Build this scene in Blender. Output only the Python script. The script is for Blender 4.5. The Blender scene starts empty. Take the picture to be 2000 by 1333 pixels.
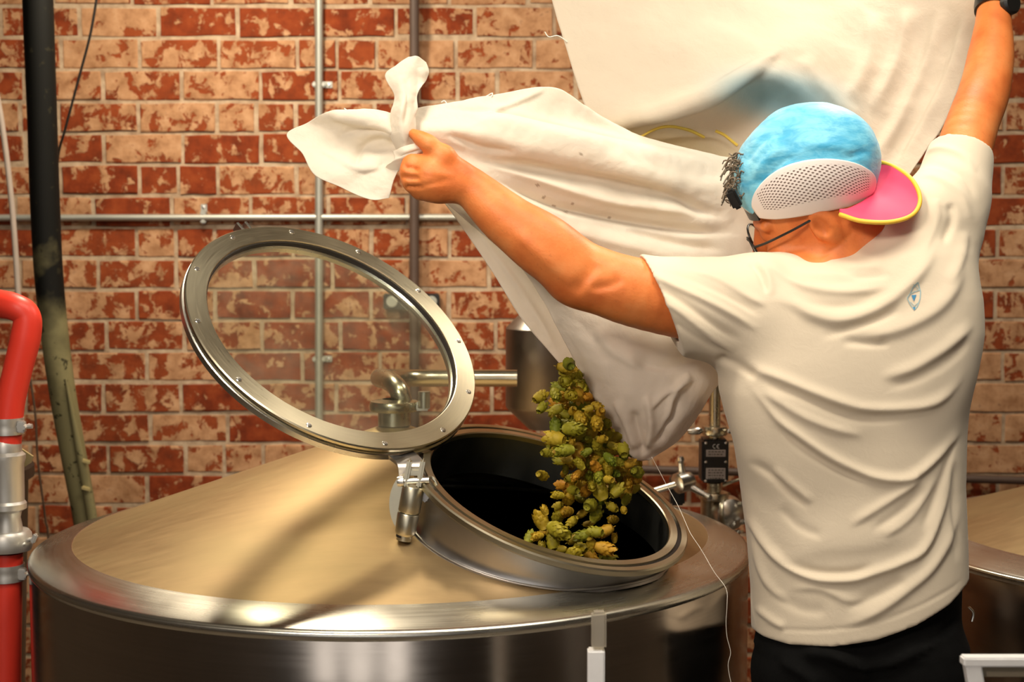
import bpy, bmesh, math, random
import numpy as np
from mathutils import Vector, Matrix, noise
from mathutils.bvhtree import BVHTree
random.seed(7); np.random.seed(7)
S = bpy.context.scene
COL = S.collection
PI = math.pi
# ------------------------------------------------------------------ camera, world, lights, exposure
F = 3000.0; TH = math.radians(4.3); H = 1.58
cam = bpy.data.objects.new('camera', bpy.data.cameras.new('camera')); COL.objects.link(cam)
cam.location = (0, 0, H); cam.rotation_euler = (PI/2 - TH, 0, 0)
cam.data.sensor_width = 36; cam.data.lens = 36*F/2000
cam.data.clip_start = 0.05
cam.data.dof.use_dof = True; cam.data.dof.focus_distance = 2.5; cam.data.dof.aperture_fstop = 5.0
S.camera = cam
w = bpy.data.worlds.new('world'); S.world = w; w.use_nodes = True
w.node_tree.nodes['Background'].inputs[0].default_value = (1.0, 0.86, 0.70, 1)
w.node_tree.nodes['Background'].inputs[1].default_value = 0.03
S.view_settings.view_transform = 'Standard'; S.view_settings.look = 'None'
S.view_settings.exposure = 0.04; S.view_settings.gamma = 1; S.view_settings.use_curve_mapping = False
S.cycles.use_denoising = True
S.cycles.use_adaptive_sampling = True; S.cycles.adaptive_threshold = 0.04
S.cycles.max_bounces = 7; S.cycles.diffuse_bounces = 3; S.cycles.transparent_max_bounces = 12
S.cycles.caustics_reflective = False; S.cycles.caustics_refractive = False
S.cycles.sample_clamp_indirect = 6

def area(name, loc, target, size, power, col, sy=None, spread=PI):
    l = bpy.data.lights.new(name, 'AREA'); l.energy = power; l.color = col; l.size = size
    if sy: l.shape = 'RECTANGLE'; l.size_y = sy
    l.spread = spread
    o = bpy.data.objects.new(name, l); COL.objects.link(o); o.location = loc
    o.rotation_euler = (Vector(target) - Vector(loc)).to_track_quat('-Z', 'Y').to_euler()
    return o
area('ceiling_and_fill_lamp', (-0.715, 3.27, 2.57), (-0.62, 3.28, 1.1), 0.17, 21, (1.0, 0.85, 0.64))
area('ceiling_and_fill_lamp', (0.90, 3.10, 2.62), (0.7, 2.7, 1.2), 0.25, 15, (1.0, 0.88, 0.72))
area('ceiling_and_fill_lamp', (0.70, 1.65, 3.15), (0.55, 2.45, 1.3), 0.8, 15, (1.0, 0.91, 0.76), spread=math.radians(120))  # added soft fill on the man's back, not a ceiling fixture
area('ceiling_and_fill_lamp', (-0.35, 1.75, 2.95), (-0.15, 2.5, 1.6), 0.35, 6, (1.0, 0.88, 0.70), spread=math.radians(110))  # added front light to brighten the sack and hand, no fixture there
area('ceiling_and_fill_lamp', (-0.95, 0.25, 2.55), (0.15, 2.5, 1.55), 0.4, 6.2, (1.0, 0.87, 0.73), spread=math.radians(70))  # added front-left fill reaching the pouch below the arm, no real lamp

# ------------------------------------------------------------------ helpers
def P(px, py, Y):
    """world point on the vertical plane y=Y seen at pixel (px,py)"""
    a = (px-1000)/F; b = (666.5-py)/F; c, s = math.cos(TH), math.sin(TH)
    dy = c + b*s; dz = -s + b*c
    return Vector((a/dy*Y, Y, H + dz/dy*Y))
def proj(V):
    V = np.asarray(V, float); z = V[:, 2]-H; c, s = math.cos(TH), math.sin(TH)
    d = V[:, 1]*c - z*s; v = V[:, 1]*s + z*c
    return np.stack([1000+F*V[:, 0]/d, 666.5-F*v/d], 1)

def setp(o, label=None, cat=None, group=None, kind=None):
    if label: o['label'] = label
    if cat: o['category'] = cat
    if group: o['group'] = group
    if kind: o['kind'] = kind
    return o
def empty(name, loc=(0, 0, 0), label=None, cat=None, group=None, kind=None):
    o = bpy.data.objects.new(name, None); COL.objects.link(o); o.location = loc; o.empty_display_size = .05
    return setp(o, label, cat, group, kind)
def link(name, me, mat=None, parent=None, smooth=True, **k):
    if mat and len(me.materials) == 0: me.materials.append(mat)
    if smooth is not None: me.shade_smooth() if smooth else me.shade_flat()
    o = bpy.data.objects.new(name, me); COL.objects.link(o)
    if parent:
        o.parent = parent; o.matrix_parent_inverse = wm(parent).inverted()
    return setp(o, **k)
def wm(o):
    m = Matrix.LocRotScale(o.location, o.rotation_euler, o.scale)
    return (wm(o.parent) @ o.matrix_parent_inverse @ m) if o.parent else m
def np_mesh(name, V, Fc):
    me = bpy.data.meshes.new(name); V = np.asarray(V, np.float32); Fc = np.asarray(Fc, np.int32)
    n, k = Fc.shape
    me.vertices.add(len(V)); me.vertices.foreach_set('co', V.ravel())
    me.loops.add(n*k); me.loops.foreach_set('vertex_index', Fc.ravel())
    me.polygons.add(n); me.polygons.foreach_set('loop_start', np.arange(0, n*k, k, dtype=np.int32))
    me.update(calc_edges=True); return me
def bmo(name, bm, mat, parent=None, smooth=True, angle=None, **k):
    me = bpy.data.meshes.new(name); bmesh.ops.recalc_face_normals(bm, faces=bm.faces[:]); bm.to_mesh(me); bm.free()
    o = link(name, me, mat, parent, smooth, **k)
    if angle: 
        me.set_sharp_from_angle(angle=math.radians(angle))
    return o
def frame(axis, up=Vector((0, 0, 1))):
    z = Vector(axis).normalized()
    x = up.cross(z)
    if x.length < 1e-4: x = Vector((1, 0, 0)).cross(z)
    x.normalize(); y = z.cross(x)
    return Matrix((x, y, z)).transposed()
def lathe_bm(bm, prof, origin, axis=(0, 0, 1), n=48, close=False, up=Vector((0, 0, 1))):
    """prof: list of (r, h). r=0 caps"""
    M = frame(axis, up); o = Vector(origin); rings = []
    for r, h in prof:
        if r < 1e-6: rings.append([bm.verts.new(o + M @ Vector((0, 0, h)))])
        else: rings.append([bm.verts.new(o + M @ Vector((r*math.cos(2*PI*i/n), r*math.sin(2*PI*i/n), h))) for i in range(n)])
    pr = list(zip(rings, rings[1:])) + ([(rings[-1], rings[0])] if close else [])
    for a, b in pr:
        for i in range(n):
            j = (i+1) % n
            if len(a) == 1 and len(b) == 1: continue
            if len(a) == 1: bm.faces.new((a[0], b[i], b[j]))
            elif len(b) == 1: bm.faces.new((a[i], a[j], b[0]))
            else: bm.faces.new((a[i], a[j], b[j], b[i]))
def lathe(name, prof, origin, axis, mat, parent=None, n=48, close=False, angle=35, **k):
    bm = bmesh.new(); lathe_bm(bm, prof, origin, axis, n, close)
    return bmo(name, bm, mat, parent, True, angle, **k)
def crom(pts, n):
    """resample a polyline of vectors with Catmull-Rom, n points per span"""
    pts = [Vector(p) for p in pts]; out = []
    for i in range(len(pts)-1):
        p0 = pts[max(i-1, 0)]; p1 = pts[i]; p2 = pts[i+1]; p3 = pts[min(i+2, len(pts)-1)]
        for k in range(n):
            t = k/n
            out.append(.5*((2*p1)+(p2-p0)*t+(2*p0-5*p1+4*p2-p3)*t*t+(3*p1-p0-3*p2+p3)*t**3))
    out.append(pts[-1].copy()); return out
def tube_bm(bm, pts, r, n=12, cap=True):
    if not isinstance(r, (list, tuple)): r = [r]*len(pts)
    rings = []; t0 = (pts[1]-pts[0]).normalized()
    x = Vector((0, 0, 1)).cross(t0)
    if x.length < .1: x = Vector((1, 0, 0)).cross(t0)
    x.normalize()
    for i, p in enumerate(pts):
        t = (pts[min(i+1, len(pts)-1)] - pts[max(i-1, 0)]).normalized()
        x = (x - t*x.dot(t)).normalized(); y = t.cross(x)
        rings.append([bm.verts.new(p + (x*math.cos(2*PI*k/n)+y*math.sin(2*PI*k/n))*r[i]) for k in range(n)])
    for a, b in zip(rings, rings[1:]):
        for k in range(n): bm.faces.new((a[k], a[(k+1) % n], b[(k+1) % n], b[k]))
    if cap: bm.faces.new(rings[0][::-1]); bm.faces.new(rings[-1])
def lathe_local(name, prof, origin, axis, mat, parent=None, n=48, close=False, angle=35, **k):
    bm = bmesh.new(); lathe_bm(bm, prof, (0, 0, 0), (0, 0, 1), n, close)
    o = bmo(name, bm, mat, None, True, angle, **k)
    o.parent = parent; o.matrix_parent_inverse = wm(parent).inverted()
    o.location = origin; o.rotation_euler = frame(axis).to_euler(); return o
def tube(name, pts, r, mat, parent=None, n=12, sm=6, **k):
    bm = bmesh.new()
    if sm:
        m = len(pts); pp = crom(pts, sm)
        if isinstance(r, (list, tuple)):
            r = [float(np.interp(i/sm, range(m), r)) for i in range(len(pp))]
    else: pp = [Vector(p) for p in pts]
    tube_bm(bm, pp, r, n); return bmo(name, bm, mat, parent, True, 40, **k)
def box_bm(bm, c, s, rot=None, bev=0):
    r = bmesh.ops.create_cube(bm, size=1)
    M = Matrix.Translation(Vector(c)) @ (rot.to_4x4() if rot else Matrix.Identity(4)) @ Matrix.Diagonal((*s, 1))
    bmesh.ops.transform(bm, matrix=M, verts=r['verts'])
    if bev:
        es = list({e for v in r['verts'] for e in v.link_edges})
        bmesh.ops.bevel(bm, geom=es, offset=bev, segments=2, affect='EDGES')
def box(name, c, s, mat, parent=None, rot=None, bev=0, **k):
    bm = bmesh.new(); box_bm(bm, c, s, rot, bev); return bmo(name, bm, mat, parent, bev > 0, 40 if bev else None, **k)

# ------------------------------------------------------------------ materials
class NT:
    def __init__(s, name):
        s.m = bpy.data.materials.new(name); s.m.use_nodes = True; s.t = s.m.node_tree; s.t.nodes.clear()
        s.out = s.n('ShaderNodeOutputMaterial')
    def n(s, ty, ins=None, **at):
        x = s.t.nodes.new(ty)
        for k, v in at.items(): setattr(x, k, v)
        for k, v in (ins or {}).items():
            if isinstance(v, bpy.types.NodeSocket): s.t.links.new(v, x.inputs[k])
            else: x.inputs[k].default_value = v
        return x
    def noise(s, vec, scale, detail=4, rough=.55, dist=0):
        return s.n('ShaderNodeTexNoise', {'Vector': vec, 'Scale': scale, 'Detail': detail, 'Roughness': rough, 'Distortion': dist}).outputs[0]
    def ramp(s, fac, stops):
        r = s.n('ShaderNodeValToRGB', {0: fac}); e = r.color_ramp.elements
        while len(e) < len(stops): e.new(.5)
        for q, (p, c) in zip(e, stops): q.position = p; q.color = (*c, 1) if len(c) == 3 else c
        return r.outputs[0]
    def mix(s, f, a, b, mode='MIX'):
        x = s.t.nodes.new('ShaderNodeMix'); x.data_type = 'RGBA'; x.blend_type = mode
        for i, v in ((0, f), (6, a), (7, b)):
            if isinstance(v, bpy.types.NodeSocket): s.t.links.new(v, x.inputs[i])
            else: x.inputs[i].default_value = (*v, 1) if isinstance(v, tuple) and len(v) == 3 else v
        return x.outputs[2]
    def math(s, op, a, b=0, c=0):
        return s.n('ShaderNodeMath', {0: a, 1: b, 2: c}, operation=op).outputs[0]
    def mapr(s, v, a, b, c, d): return s.n('ShaderNodeMapRange', {0: v, 1: a, 2: b, 3: c, 4: d}).outputs[0]
    def scl(s, vec, v): return s.n('ShaderNodeVectorMath', {0: vec, 1: v}, operation='MULTIPLY').outputs[0]
    def obj(s): return s.n('ShaderNodeTexCoord').outputs['Object']
    def pos(s): return s.n('ShaderNodeNewGeometry').outputs['Position']
    def bump(s, h, st=.3, d=.01, nrm=None):
        i = {'Strength': st, 'Distance': d, 'Height': h}
        if nrm: i['Normal'] = nrm
        return s.n('ShaderNodeBump', i).outputs[0]
    def bsdf(s, **k):
        ins = {}
        for a, b in k.items():
            a = a.replace('_', ' ')
            ins[a] = (*b, 1) if isinstance(b, tuple) and len(b) == 3 and 'olor' in a else b
        return s.n('ShaderNodeBsdfPrincipled', ins)
    def fin(s, sh): s.t.links.new(sh.outputs[0] if hasattr(sh, 'outputs') else sh, s.out.inputs[0]); return s.m

def simple(name, col, rough=.5, metal=0, var=.12, scale=30, bump=0.0, **k):
    t = NT(name); o = t.pos(); f = t.noise(o, scale)
    c = t.mix(f, tuple(x*(1-var) for x in col), tuple(min(1, x*(1+var)) for x in col))
    kw = dict(Base_Color=c, Roughness=rough, Metallic=float(metal)); kw.update(k)
    if bump: kw['Normal'] = t.bump(t.noise(o, scale*8), bump, .004)
    return t.fin(t.bsdf(**kw))
def steel(name, col=(.60, .56, .50), rough=.28, aniso=0., axis='Z', brush=(1, 1, 1), bs=60, var=.15, dirt=0., rvar=.08, circ=False):
    t = NT(name); o = t.obj()
    if circ:      # brushed round and round: streaks follow the circumference
        sp = t.n('ShaderNodeSeparateXYZ', {0: o}).outputs
        rad = t.math('SQRT', t.math('ADD', t.math('MULTIPLY', sp[0], sp[0]), t.math('MULTIPLY', sp[1], sp[1])))
        an = t.math('ARCTAN2', sp[1], sp[0])
        o2 = t.n('ShaderNodeCombineXYZ', {0: rad, 1: t.math('MULTIPLY', an, .012), 2: sp[2]}).outputs[0]
    br = t.noise(t.scl(o2 if circ else o, brush), bs, 3, .6)
    big = t.noise(o, 3.5, 4)
    c = t.mix(br, tuple(x*(1-var) for x in col), tuple(min(1, x*(1+var)) for x in col))
    if dirt: c = t.mix(t.mapr(big, .45, .7, 0, dirt), c, (.40, .33, .17))
    r = t.math('ADD', t.mapr(br, 0, 1, rough-rvar, rough+rvar), t.mapr(big, .3, .7, -.04, .06))
    kw = dict(Base_Color=c, Metallic=1., Roughness=r)
    if aniso:
        tg = t.n('ShaderNodeTangent', direction_type='RADIAL', axis=axis)
        kw['Anisotropic'] = aniso; kw['Tangent'] = tg.outputs[0]
    if not circ: kw['Normal'] = t.bump(br, .06, .002)
    return t.fin(t.bsdf(**kw))

def brick_mat():
    t = NT('old_brick'); p = t.pos(); ri = t.n('ShaderNodeObjectInfo').outputs['Random']
    off = t.n('ShaderNodeCombineXYZ', {0: t.math('MULTIPLY', ri, 7.), 1: 0., 2: t.math('MULTIPLY', ri, 3.)}).outputs[0]
    q = t.n('ShaderNodeVectorMath', {0: t.scl(p, (1.0, .3, .9)), 1: t.n('ShaderNodeVectorMath', {0: off, 1: (.004, .004, .004)}, operation='MULTIPLY').outputs[0]}, operation='ADD').outputs[0]
    n1 = t.noise(q, 26, 6, .66, .35)
    red = t.ramp(t.noise(p, 22, 4), [(.25, (.08, .013, .005)), (.5, (.23, .038, .010)), (.8, (.36, .076, .020))])
    red = t.mix(t.mapr(ri, 0, 1, 0, .5), red, (.34, .085, .025))
    tan = t.ramp(t.noise(p, 30, 5), [(.3, (.33, .155, .07)), (.55, (.53, .285, .145)), (.8, (.66, .40, .23))])
    lo = t.math('ADD', n1, t.mapr(ri, 0, 1, -.07, .09))
    big = t.noise(p, 1.6, 2); lo = t.math('ADD', lo, t.mapr(big, .3, .7, -.08, .08))
    f = t.ramp(lo, [(.475, (0, 0, 0)), (.515, (1, 1, 1))])
    c = t.mix(f, red, tan)
    dk = t.ramp(t.noise(p, 60, 4), [(.62, (0, 0, 0)), (.72, (1, 1, 1))])
    c = t.mix(t.math('MULTIPLY', dk, .5), c, (.14, .045, .02))
    h = t.math('ADD', t.math('MULTIPLY', f, .6), t.math('MULTIPLY', t.noise(p, 120, 4), .5))
    return t.fin(t.bsdf(Base_Color=c, Roughness=.9, Specular_IOR_Level=.2, Normal=t.bump(h, .5, .004)))
def mortar_mat():
    t = NT('mortar'); p = t.pos()
    c = t.ramp(t.noise(p, 25, 5), [(.3, (.32, .21, .13)), (.55, (.52, .38, .25)), (.8, (.66, .52, .37))])
    return t.fin(t.bsdf(Base_Color=c, Roughness=.95, Normal=t.bump(t.noise(p, 90, 4), .6, .004)))
def cloth_mat(name, col=(.86, .80, .70), trans=.32, attr=None, weave=1500., st=.18):
    t = NT(name); p = t.obj()
    c = t.mix(t.noise(p, 9, 4), tuple(x*.93 for x in col), col)
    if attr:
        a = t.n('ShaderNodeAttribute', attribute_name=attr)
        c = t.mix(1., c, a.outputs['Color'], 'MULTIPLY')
    wv = t.noise(p, weave*.25, 2); wr = t.noise(p, 55, 5, .6, 1.)
    nb = t.bump(wv, st*.5, .001, t.bump(wr, st, .006))
    d = t.bsdf(Base_Color=c, Roughness=.9, Specular_IOR_Level=.15, Sheen_Weight=.15, Normal=nb)
    tr = t.n('ShaderNodeBsdfTranslucent', {'Color': c, 'Normal': nb})
    return t.fin(t.n('ShaderNodeMixShader', {0: trans, 1: d.outputs[0], 2: tr.outputs[0]}))
def skin_mat():
    t = NT('skin'); p = t.pos()
    c = t.ramp(t.noise(p, 14, 5), [(.3, (.58, .135, .030)), (.55, (.76, .225, .058)), (.8, (.83, .32, .105))])
    fr = t.ramp(t.noise(p, 190, 3), [(.60, (0, 0, 0)), (.72, (1, 1, 1))])
    c = t.mix(t.math('MULTIPLY', fr, .25), c, (.42, .12, .04))
    return t.fin(t.bsdf(Base_Color=c, Roughness=.5, Subsurface_Weight=.06, Subsurface_Radius=(.012, .004, .002), Subsurface_Scale=1., Specular_IOR_Level=.35, Normal=t.bump(t.noise(p, 260, 3), .18, .002)))
def glass_mat():
    t = NT('clear_glass')
    lw = t.n('ShaderNodeLayerWeight', {0: .5}).outputs['Facing']; fr = t.mapr(t.math('POWER', lw, 4.), 0, 1, .035, .9)
    tr = t.n('ShaderNodeBsdfTransparent', {'Color': (.93, .95, .90, 1)})
    gl = t.n('ShaderNodeBsdfGlossy', {'Color': (1, 1, 1, 1), 'Roughness': .03})
    a = t.n('ShaderNodeMixShader', {0: fr, 1: tr.outputs[0], 2: gl.outputs[0]})
    hz = t.n('ShaderNodeBsdfDiffuse', {'Color': (.75, .68, .5, 1)})
    h = t.mapr(t.noise(t.pos(), 12, 5), .35, .75, .015, .075)
    return t.fin(t.n('ShaderNodeMixShader', {0: h, 1: a.outputs[0], 2: hz.outputs[0]}))
def emis(name, col, st):
    t = NT(name); return t.fin(t.n('ShaderNodeEmission', {0: (*col, 1), 1: st}))

M = {}
M['brick'] = brick_mat(); M['mortar'] = mortar_mat()
M['cone'] = steel('brushed_cone_steel', (.47, .345, .19), .52, 0, brush=(1.5, 7, 1), bs=9, var=.14, dirt=.5, rvar=.05)
M['band'] = steel('brushed_band_steel', (.66, .64, .56), .26, .6, bs=260, var=.08, rvar=.04, circ=True)
M['shell'] = steel('brushed_shell_steel', (.54, .48, .42), .15, .75, bs=200, var=.10, rvar=.03, circ=True)
M['neck'] = steel('dull_neck_steel', (.42, .40, .38), .36, .4, bs=30, var=.12)
M['flange'] = steel('warm_flange_steel', (.60, .56, .43), .34, 0, bs=40, var=.10)
M['ringsteel'] = steel('circular_brushed_steel', (.64, .58, .42), .30, .6, bs=350, var=.12, rvar=.05, circ=True)
M['chrome'] = steel('polished_steel', (.70, .69, .64), .26, 0, bs=20, var=.06, rvar=.04)
M['pipe'] = steel('pipe_steel', (.56, .52, .40), .27, 0, bs=25, var=.1)
M['gasket'] = simple('black_rubber', (.018, .014, .012), .5)
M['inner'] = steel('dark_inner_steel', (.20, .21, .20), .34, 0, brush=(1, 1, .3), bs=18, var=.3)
M['glass'] = glass_mat()
M['conduit'] = simple('galvanised_conduit', (.50, .50, .44), .42, .6, .1, 30)
M['brownpipe'] = simple('brown_painted_pipe', (.10, .062, .045), .5, 0, .25, 20)
M['cloth'] = cloth_mat('cotton_sack_cloth', (.94, .88, .77), .42, 'tint')
M['shirt'] = cloth_mat('cream_jersey', (.79, .68, .525), .05, None, 2200., .10)
M['skin'] = skin_mat()
M['trousers'] = simple('black_denim', (.004, .004, .004), .9, 0, .3, 60, .2, Specular_IOR_Level=.12)
M['thread'] = simple('thread', (.85, .80, .70), .9)
M['yellow'] = simple('yellow_thread', (.85, .62, .10), .8)
M['black'] = simple('black_plastic', (.012, .011, .010), .35)
M['darkhair'] = simple('grey_brown_hair', (.16, .12, .08), .5, 0, .4, 200)
M['floor'] = simple('concrete_floor', (.30, .25, .20), .35, 0, .3, 6, .2)
M['plaster'] = simple('brown_plaster', (.17, .135, .10), .8, 0, .2, 3)
M['ceil'] = simple('dark_timber_ceiling', (.26, .22, .15), .8, 0, .2, 4)
M['red'] = simple('red_rubber_hose', (.92, .055, .03), .42, 0, .08, 10)
M['hose'] = None

# ------------------------------------------------------------------ room shell
WY = 4.0
box('floor', (0, .6, -.05), (6.4, 7.6, .1), M['floor'], kind='structure')
box('ceiling', (0, .6, 3.65), (6.4, 7.6, .1), M['ceil'], kind='structure')
box('wall_left', (-3.15, .6, 1.8), (.1, 7.6, 3.6), M['plaster'], kind='structure')
box('wall_right', (3.15, .6, 1.8), (.1, 7.6, 3.6), M['plaster'], kind='structure')
box('wall_front', (0, -3.15, 1.8), (6.2, .1, 3.6), M['plaster'], kind='structure')
wallb = box('wall_back', (0, WY+.1282, 1.8), (6.2, .25, 3.6), M['mortar'], kind='structure')
# unseen glowing windows added behind the camera for tank reflections and fill
pane_glow = emis('added_glow_pane', (1.0, .95, .90), 1.9)
whitep = simple('white_paint', (.82, .80, .78), .4)
for i, x in enumerate((-1.75, -.75, .25)):
    fr = empty('fill_window_%d' % (i+1), (x, -3.08, 1.8), kind='structure')
    for dx, dz, sx, sz in ((-.31, 0, .05, 3.3), (.31, 0, .05, 3.3), (0, 1.63, .67, .05), (0, -1.63, .67, .05), (0, 0, .57, .03)):
        box('frame', (x+dx, -3.06, 1.8+dz), (sx, .06, sz), whitep, fr)
    for dz in (-.81, .81): box('glow_pane', (x, -3.08, 1.8+dz), (.57, .01, 1.58), pane_glow, fr)

# bricks
CO = 0.081; LN = 0.2035; JT = 0.010
def brick_mesh(seed):
    r = random.Random(seed); bm = bmesh.new()
    L, D, Hh = 1., .10, 1.
    b = .035
    def ring(y, ix, iz, j):
        xs = [-.5+ix, -.17, .17, .5-ix]; out = []
        pts = [(x, -.5+iz) for x in xs] + [(.5-ix, 0)] + [(x, .5-iz) for x in reversed(xs)] + [(-.5+ix, 0)]
        return [bm.verts.new((x+r.uniform(-j, j)*.25, y+r.uniform(-j, j)*.02, z+r.uniform(-j, j))) for x, z in pts]
    a = ring(.02, 0, 0, .01); c = ring(.0022, .002, .008, .03); d = ring(0, .010, .035, .03)
    for p, q in ((a, c), (c, d)):
        for i in range(len(p)): bm.faces.new((p[i], p[(i+1) % 10], q[(i+1) % 10], q[i]))
    m = bm.verts.new((0, -.0006, 0))
    for i in range(10): bm.faces.new((d[i], d[(i+1) % 10], m))
    bmesh.ops.recalc_face_normals(bm, faces=bm.faces[:])
    me = bpy.data.meshes.new('brick'); bm.to_mesh(me); bm.free(); me.materials.append(M['brick']); me.shade_flat(); return me
bmeshes = [brick_mesh(i) for i in range(8)]
z_top = P(0, 12, WY).z     # measured course line
rnd = random.Random(3)
stuff = bmesh.new(); nb = 0
for row in range(-26, 45):
    zc = z_top + (.5+row)*CO
    if zc < .04 or zc > 3.58: continue
    even = row % 2 == 0
    off = {-1: 158, -2: 120, -3: 201, -4: 115, -5: 201, -6: 115, -7: 178}.get(row, (117 if even else 194)+rnd.uniform(-14, 14))
    x = P(off, 200, WY).x - LN*16
    k = 0
    while x < 3.05:
        L = LN
        hdr = rnd.random() < .07
        if hdr: L = LN*.5
        if row == 999: L = LN
        x0 = x; x += L
        # keep the bond: a header is followed by a header half the time
        if hdr: 
            segs = [(x0, LN*.5), (x0+LN*.5, LN*.5)]; x = x0+LN
        else: segs = [(x0, LN)]
        for sx, sl in segs:
            cx = sx+sl/2
            if abs(cx) > 3.0: continue
            q = proj([[cx, WY, zc]])[0]
            dz = rnd.uniform(-.0015, .0015); yy = WY + rnd.uniform(-.0025, .002)
            sc = Vector((sl-JT*rnd.uniform(.8, 1.15), 1, CO-JT*rnd.uniform(.8, 1.2)))
            me = rnd.choice(bmeshes); rz = rnd.uniform(-.006, .006)
            vis = -80 < q[0] < 2080 and -70 < q[1] < 1075
            # nothing of these is seen: behind the sack and the man
            if vis and ((1240 < q[0] < 1840 and q[1] > 330 and q[1] < 700) or (1180 < q[0] < 1830 and q[1] < 260) or (1480 < q[0] < 1800)): vis = False
            if vis and 240 < q[0] < 1000 and q[1] > 960: vis = False
            if vis and nb < 300:
                o = bpy.data.objects.new('brick', me); COL.objects.link(o); o.parent = wallb
                o.matrix_parent_inverse = wm(wallb).inverted()
                o.location = (cx, yy, zc+dz); o.scale = sc; o.rotation_euler = (0, rz, 0); nb += 1
            else:
                vs = []
                T = Matrix.LocRotScale((cx, yy, zc+dz), None, sc)
                for px_, pz_, py_ in ((-.5, -.5, .004), (.5, -.5, .004), (.5, .5, .004), (-.5, .5, .004), (-.48, -.45, 0), (.48, -.45, 0), (.48, .45, 0), (-.48, .45, 0)):
                    vs.append(stuff.verts.new(T @ Vector((px_, py_, pz_))))
                stuff.faces.new(vs[4:8])
                for i in range(4): stuff.faces.new((vs[i], vs[(i+1) % 4], vs[4+(i+1) % 4], vs[4+i]))
bmo('brick_field', stuff, M['brick'], wallb, False, kind='stuff')
print('bricks', nb)

# ------------------------------------------------------------------ wall services
def conduit(name, a, b, r, mat, label, cat='pipe', group=None):
    pa, pb = P(*a), P(*b); e = empty(name, pb if pb.z < pa.z else pa, label, cat, group)
    tube('pipe', [pa, pb], r, mat, e, 16, 0)
    return e, pa, pb
def strap(e, p, vertical=True, side=1):
    bm = bmesh.new()
    box_bm(bm, (p.x, WY-.010, p.z), (.034, .020, .014) if vertical else (.014, .020, .034), bev=.003)
    d = Vector((.022*side, 0, 0)) if vertical else Vector((0, 0, .022*side))
    box_bm(bm, Vector((p.x, WY-.003, p.z))+d, (.022, .004, .016) if vertical else (.016, .004, .022), bev=.001)
    st = bmo('strap', bm, M['conduit'], e, True, 40)
    lathe('screw', [(0, -.003), (.004, -.0025), (.005, 0), (.005, .001)], Vector((p.x, WY-.006, p.z))+d*1.15, (0, 1, 0), M['chrome'], st, 12)
cy = WY-.014
e, a, b = conduit('vertical_conduit', (623, -60, cy), (623, 980, cy), .0105, M['conduit'], 'slim galvanised vertical conduit on the brick wall behind the round glass lid')
for y in (165, 702): strap(e, P(623, y, cy))
e, a, b = conduit('horizontal_conduit', (-300, 426, cy+.001), (1500, 424, cy+.001), .0088, M['conduit'], 'long horizontal galvanised conduit crossing the brick wall above the lid')
for x in (397, ): strap(e, P(x, 424, cy), False)
e, a, b = conduit('brown_wall_pipe', (809, -60, WY-.034), (809, 900, WY-.034), .0125, M['brownpipe'], 'brown painted vertical pipe on the brick wall beside the knotted sack end')
e, a, b = conduit('low_wall_pipe', (1180, 915, WY-.03), (2300, 948, WY-.03), .011, M['brownpipe'], 'dark horizontal pipe low on the brick wall behind the man')
# outlet box
ob = empty('outlet_box', P(804, 590, WY-.02), 'black rimmed metal outlet box on the brown wall pipe seen through the lid glass', 'outlet box')
c = P(804, 589, WY-.02)
box('cover', c, (.145, .03, .04), M['black'], ob, bev=.003)
for dx in (-.05, .052):
    lathe('socket', [(0, -.004), (.014, -.003), (.015, .0)], c+Vector((dx, -.0145, 0)), (0, 1, 0), simple('grey_socket', (.42, .42, .36), .5), ob, 20)

# left side: hoses
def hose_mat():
    t = NT('black_olive_hose'); p = t.pos()
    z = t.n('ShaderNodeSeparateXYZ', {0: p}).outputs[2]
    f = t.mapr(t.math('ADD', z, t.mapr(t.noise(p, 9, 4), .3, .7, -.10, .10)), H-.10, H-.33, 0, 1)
    c = t.mix(f, (.006, .006, .005), (.24, .21, .10))  # black turns to olive towards the lower end
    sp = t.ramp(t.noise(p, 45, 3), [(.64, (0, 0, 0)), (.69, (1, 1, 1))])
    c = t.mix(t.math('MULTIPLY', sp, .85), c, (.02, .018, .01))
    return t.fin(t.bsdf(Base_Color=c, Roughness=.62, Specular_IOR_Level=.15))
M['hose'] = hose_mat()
h = empty('black_hose', P(180, 1050, 3.55), 'thick black hose with an olive lower end dropping behind the tank', 'hose')
pts = [P(72, -60, 3.5), P(76, 60, 3.5), P(82, 220, 3.5), P(88, 400, 3.5), P(97, 560, 3.5), P(118, 740, 3.5), P(142, 880, 3.52), P(164, 1000, 3.54), P(182, 1120, 3.55)]
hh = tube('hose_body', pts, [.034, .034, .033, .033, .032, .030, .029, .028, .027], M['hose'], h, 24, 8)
for (x, y) in ((168, 902), (168, 955)):
    box('cut_flap', P(x, y, 3.487), (.020, .006, .010), simple('torn_rubber', (.45, .36, .15), .6), hh, Matrix.Rotation(.3, 3, 'Y'), .002)
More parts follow.
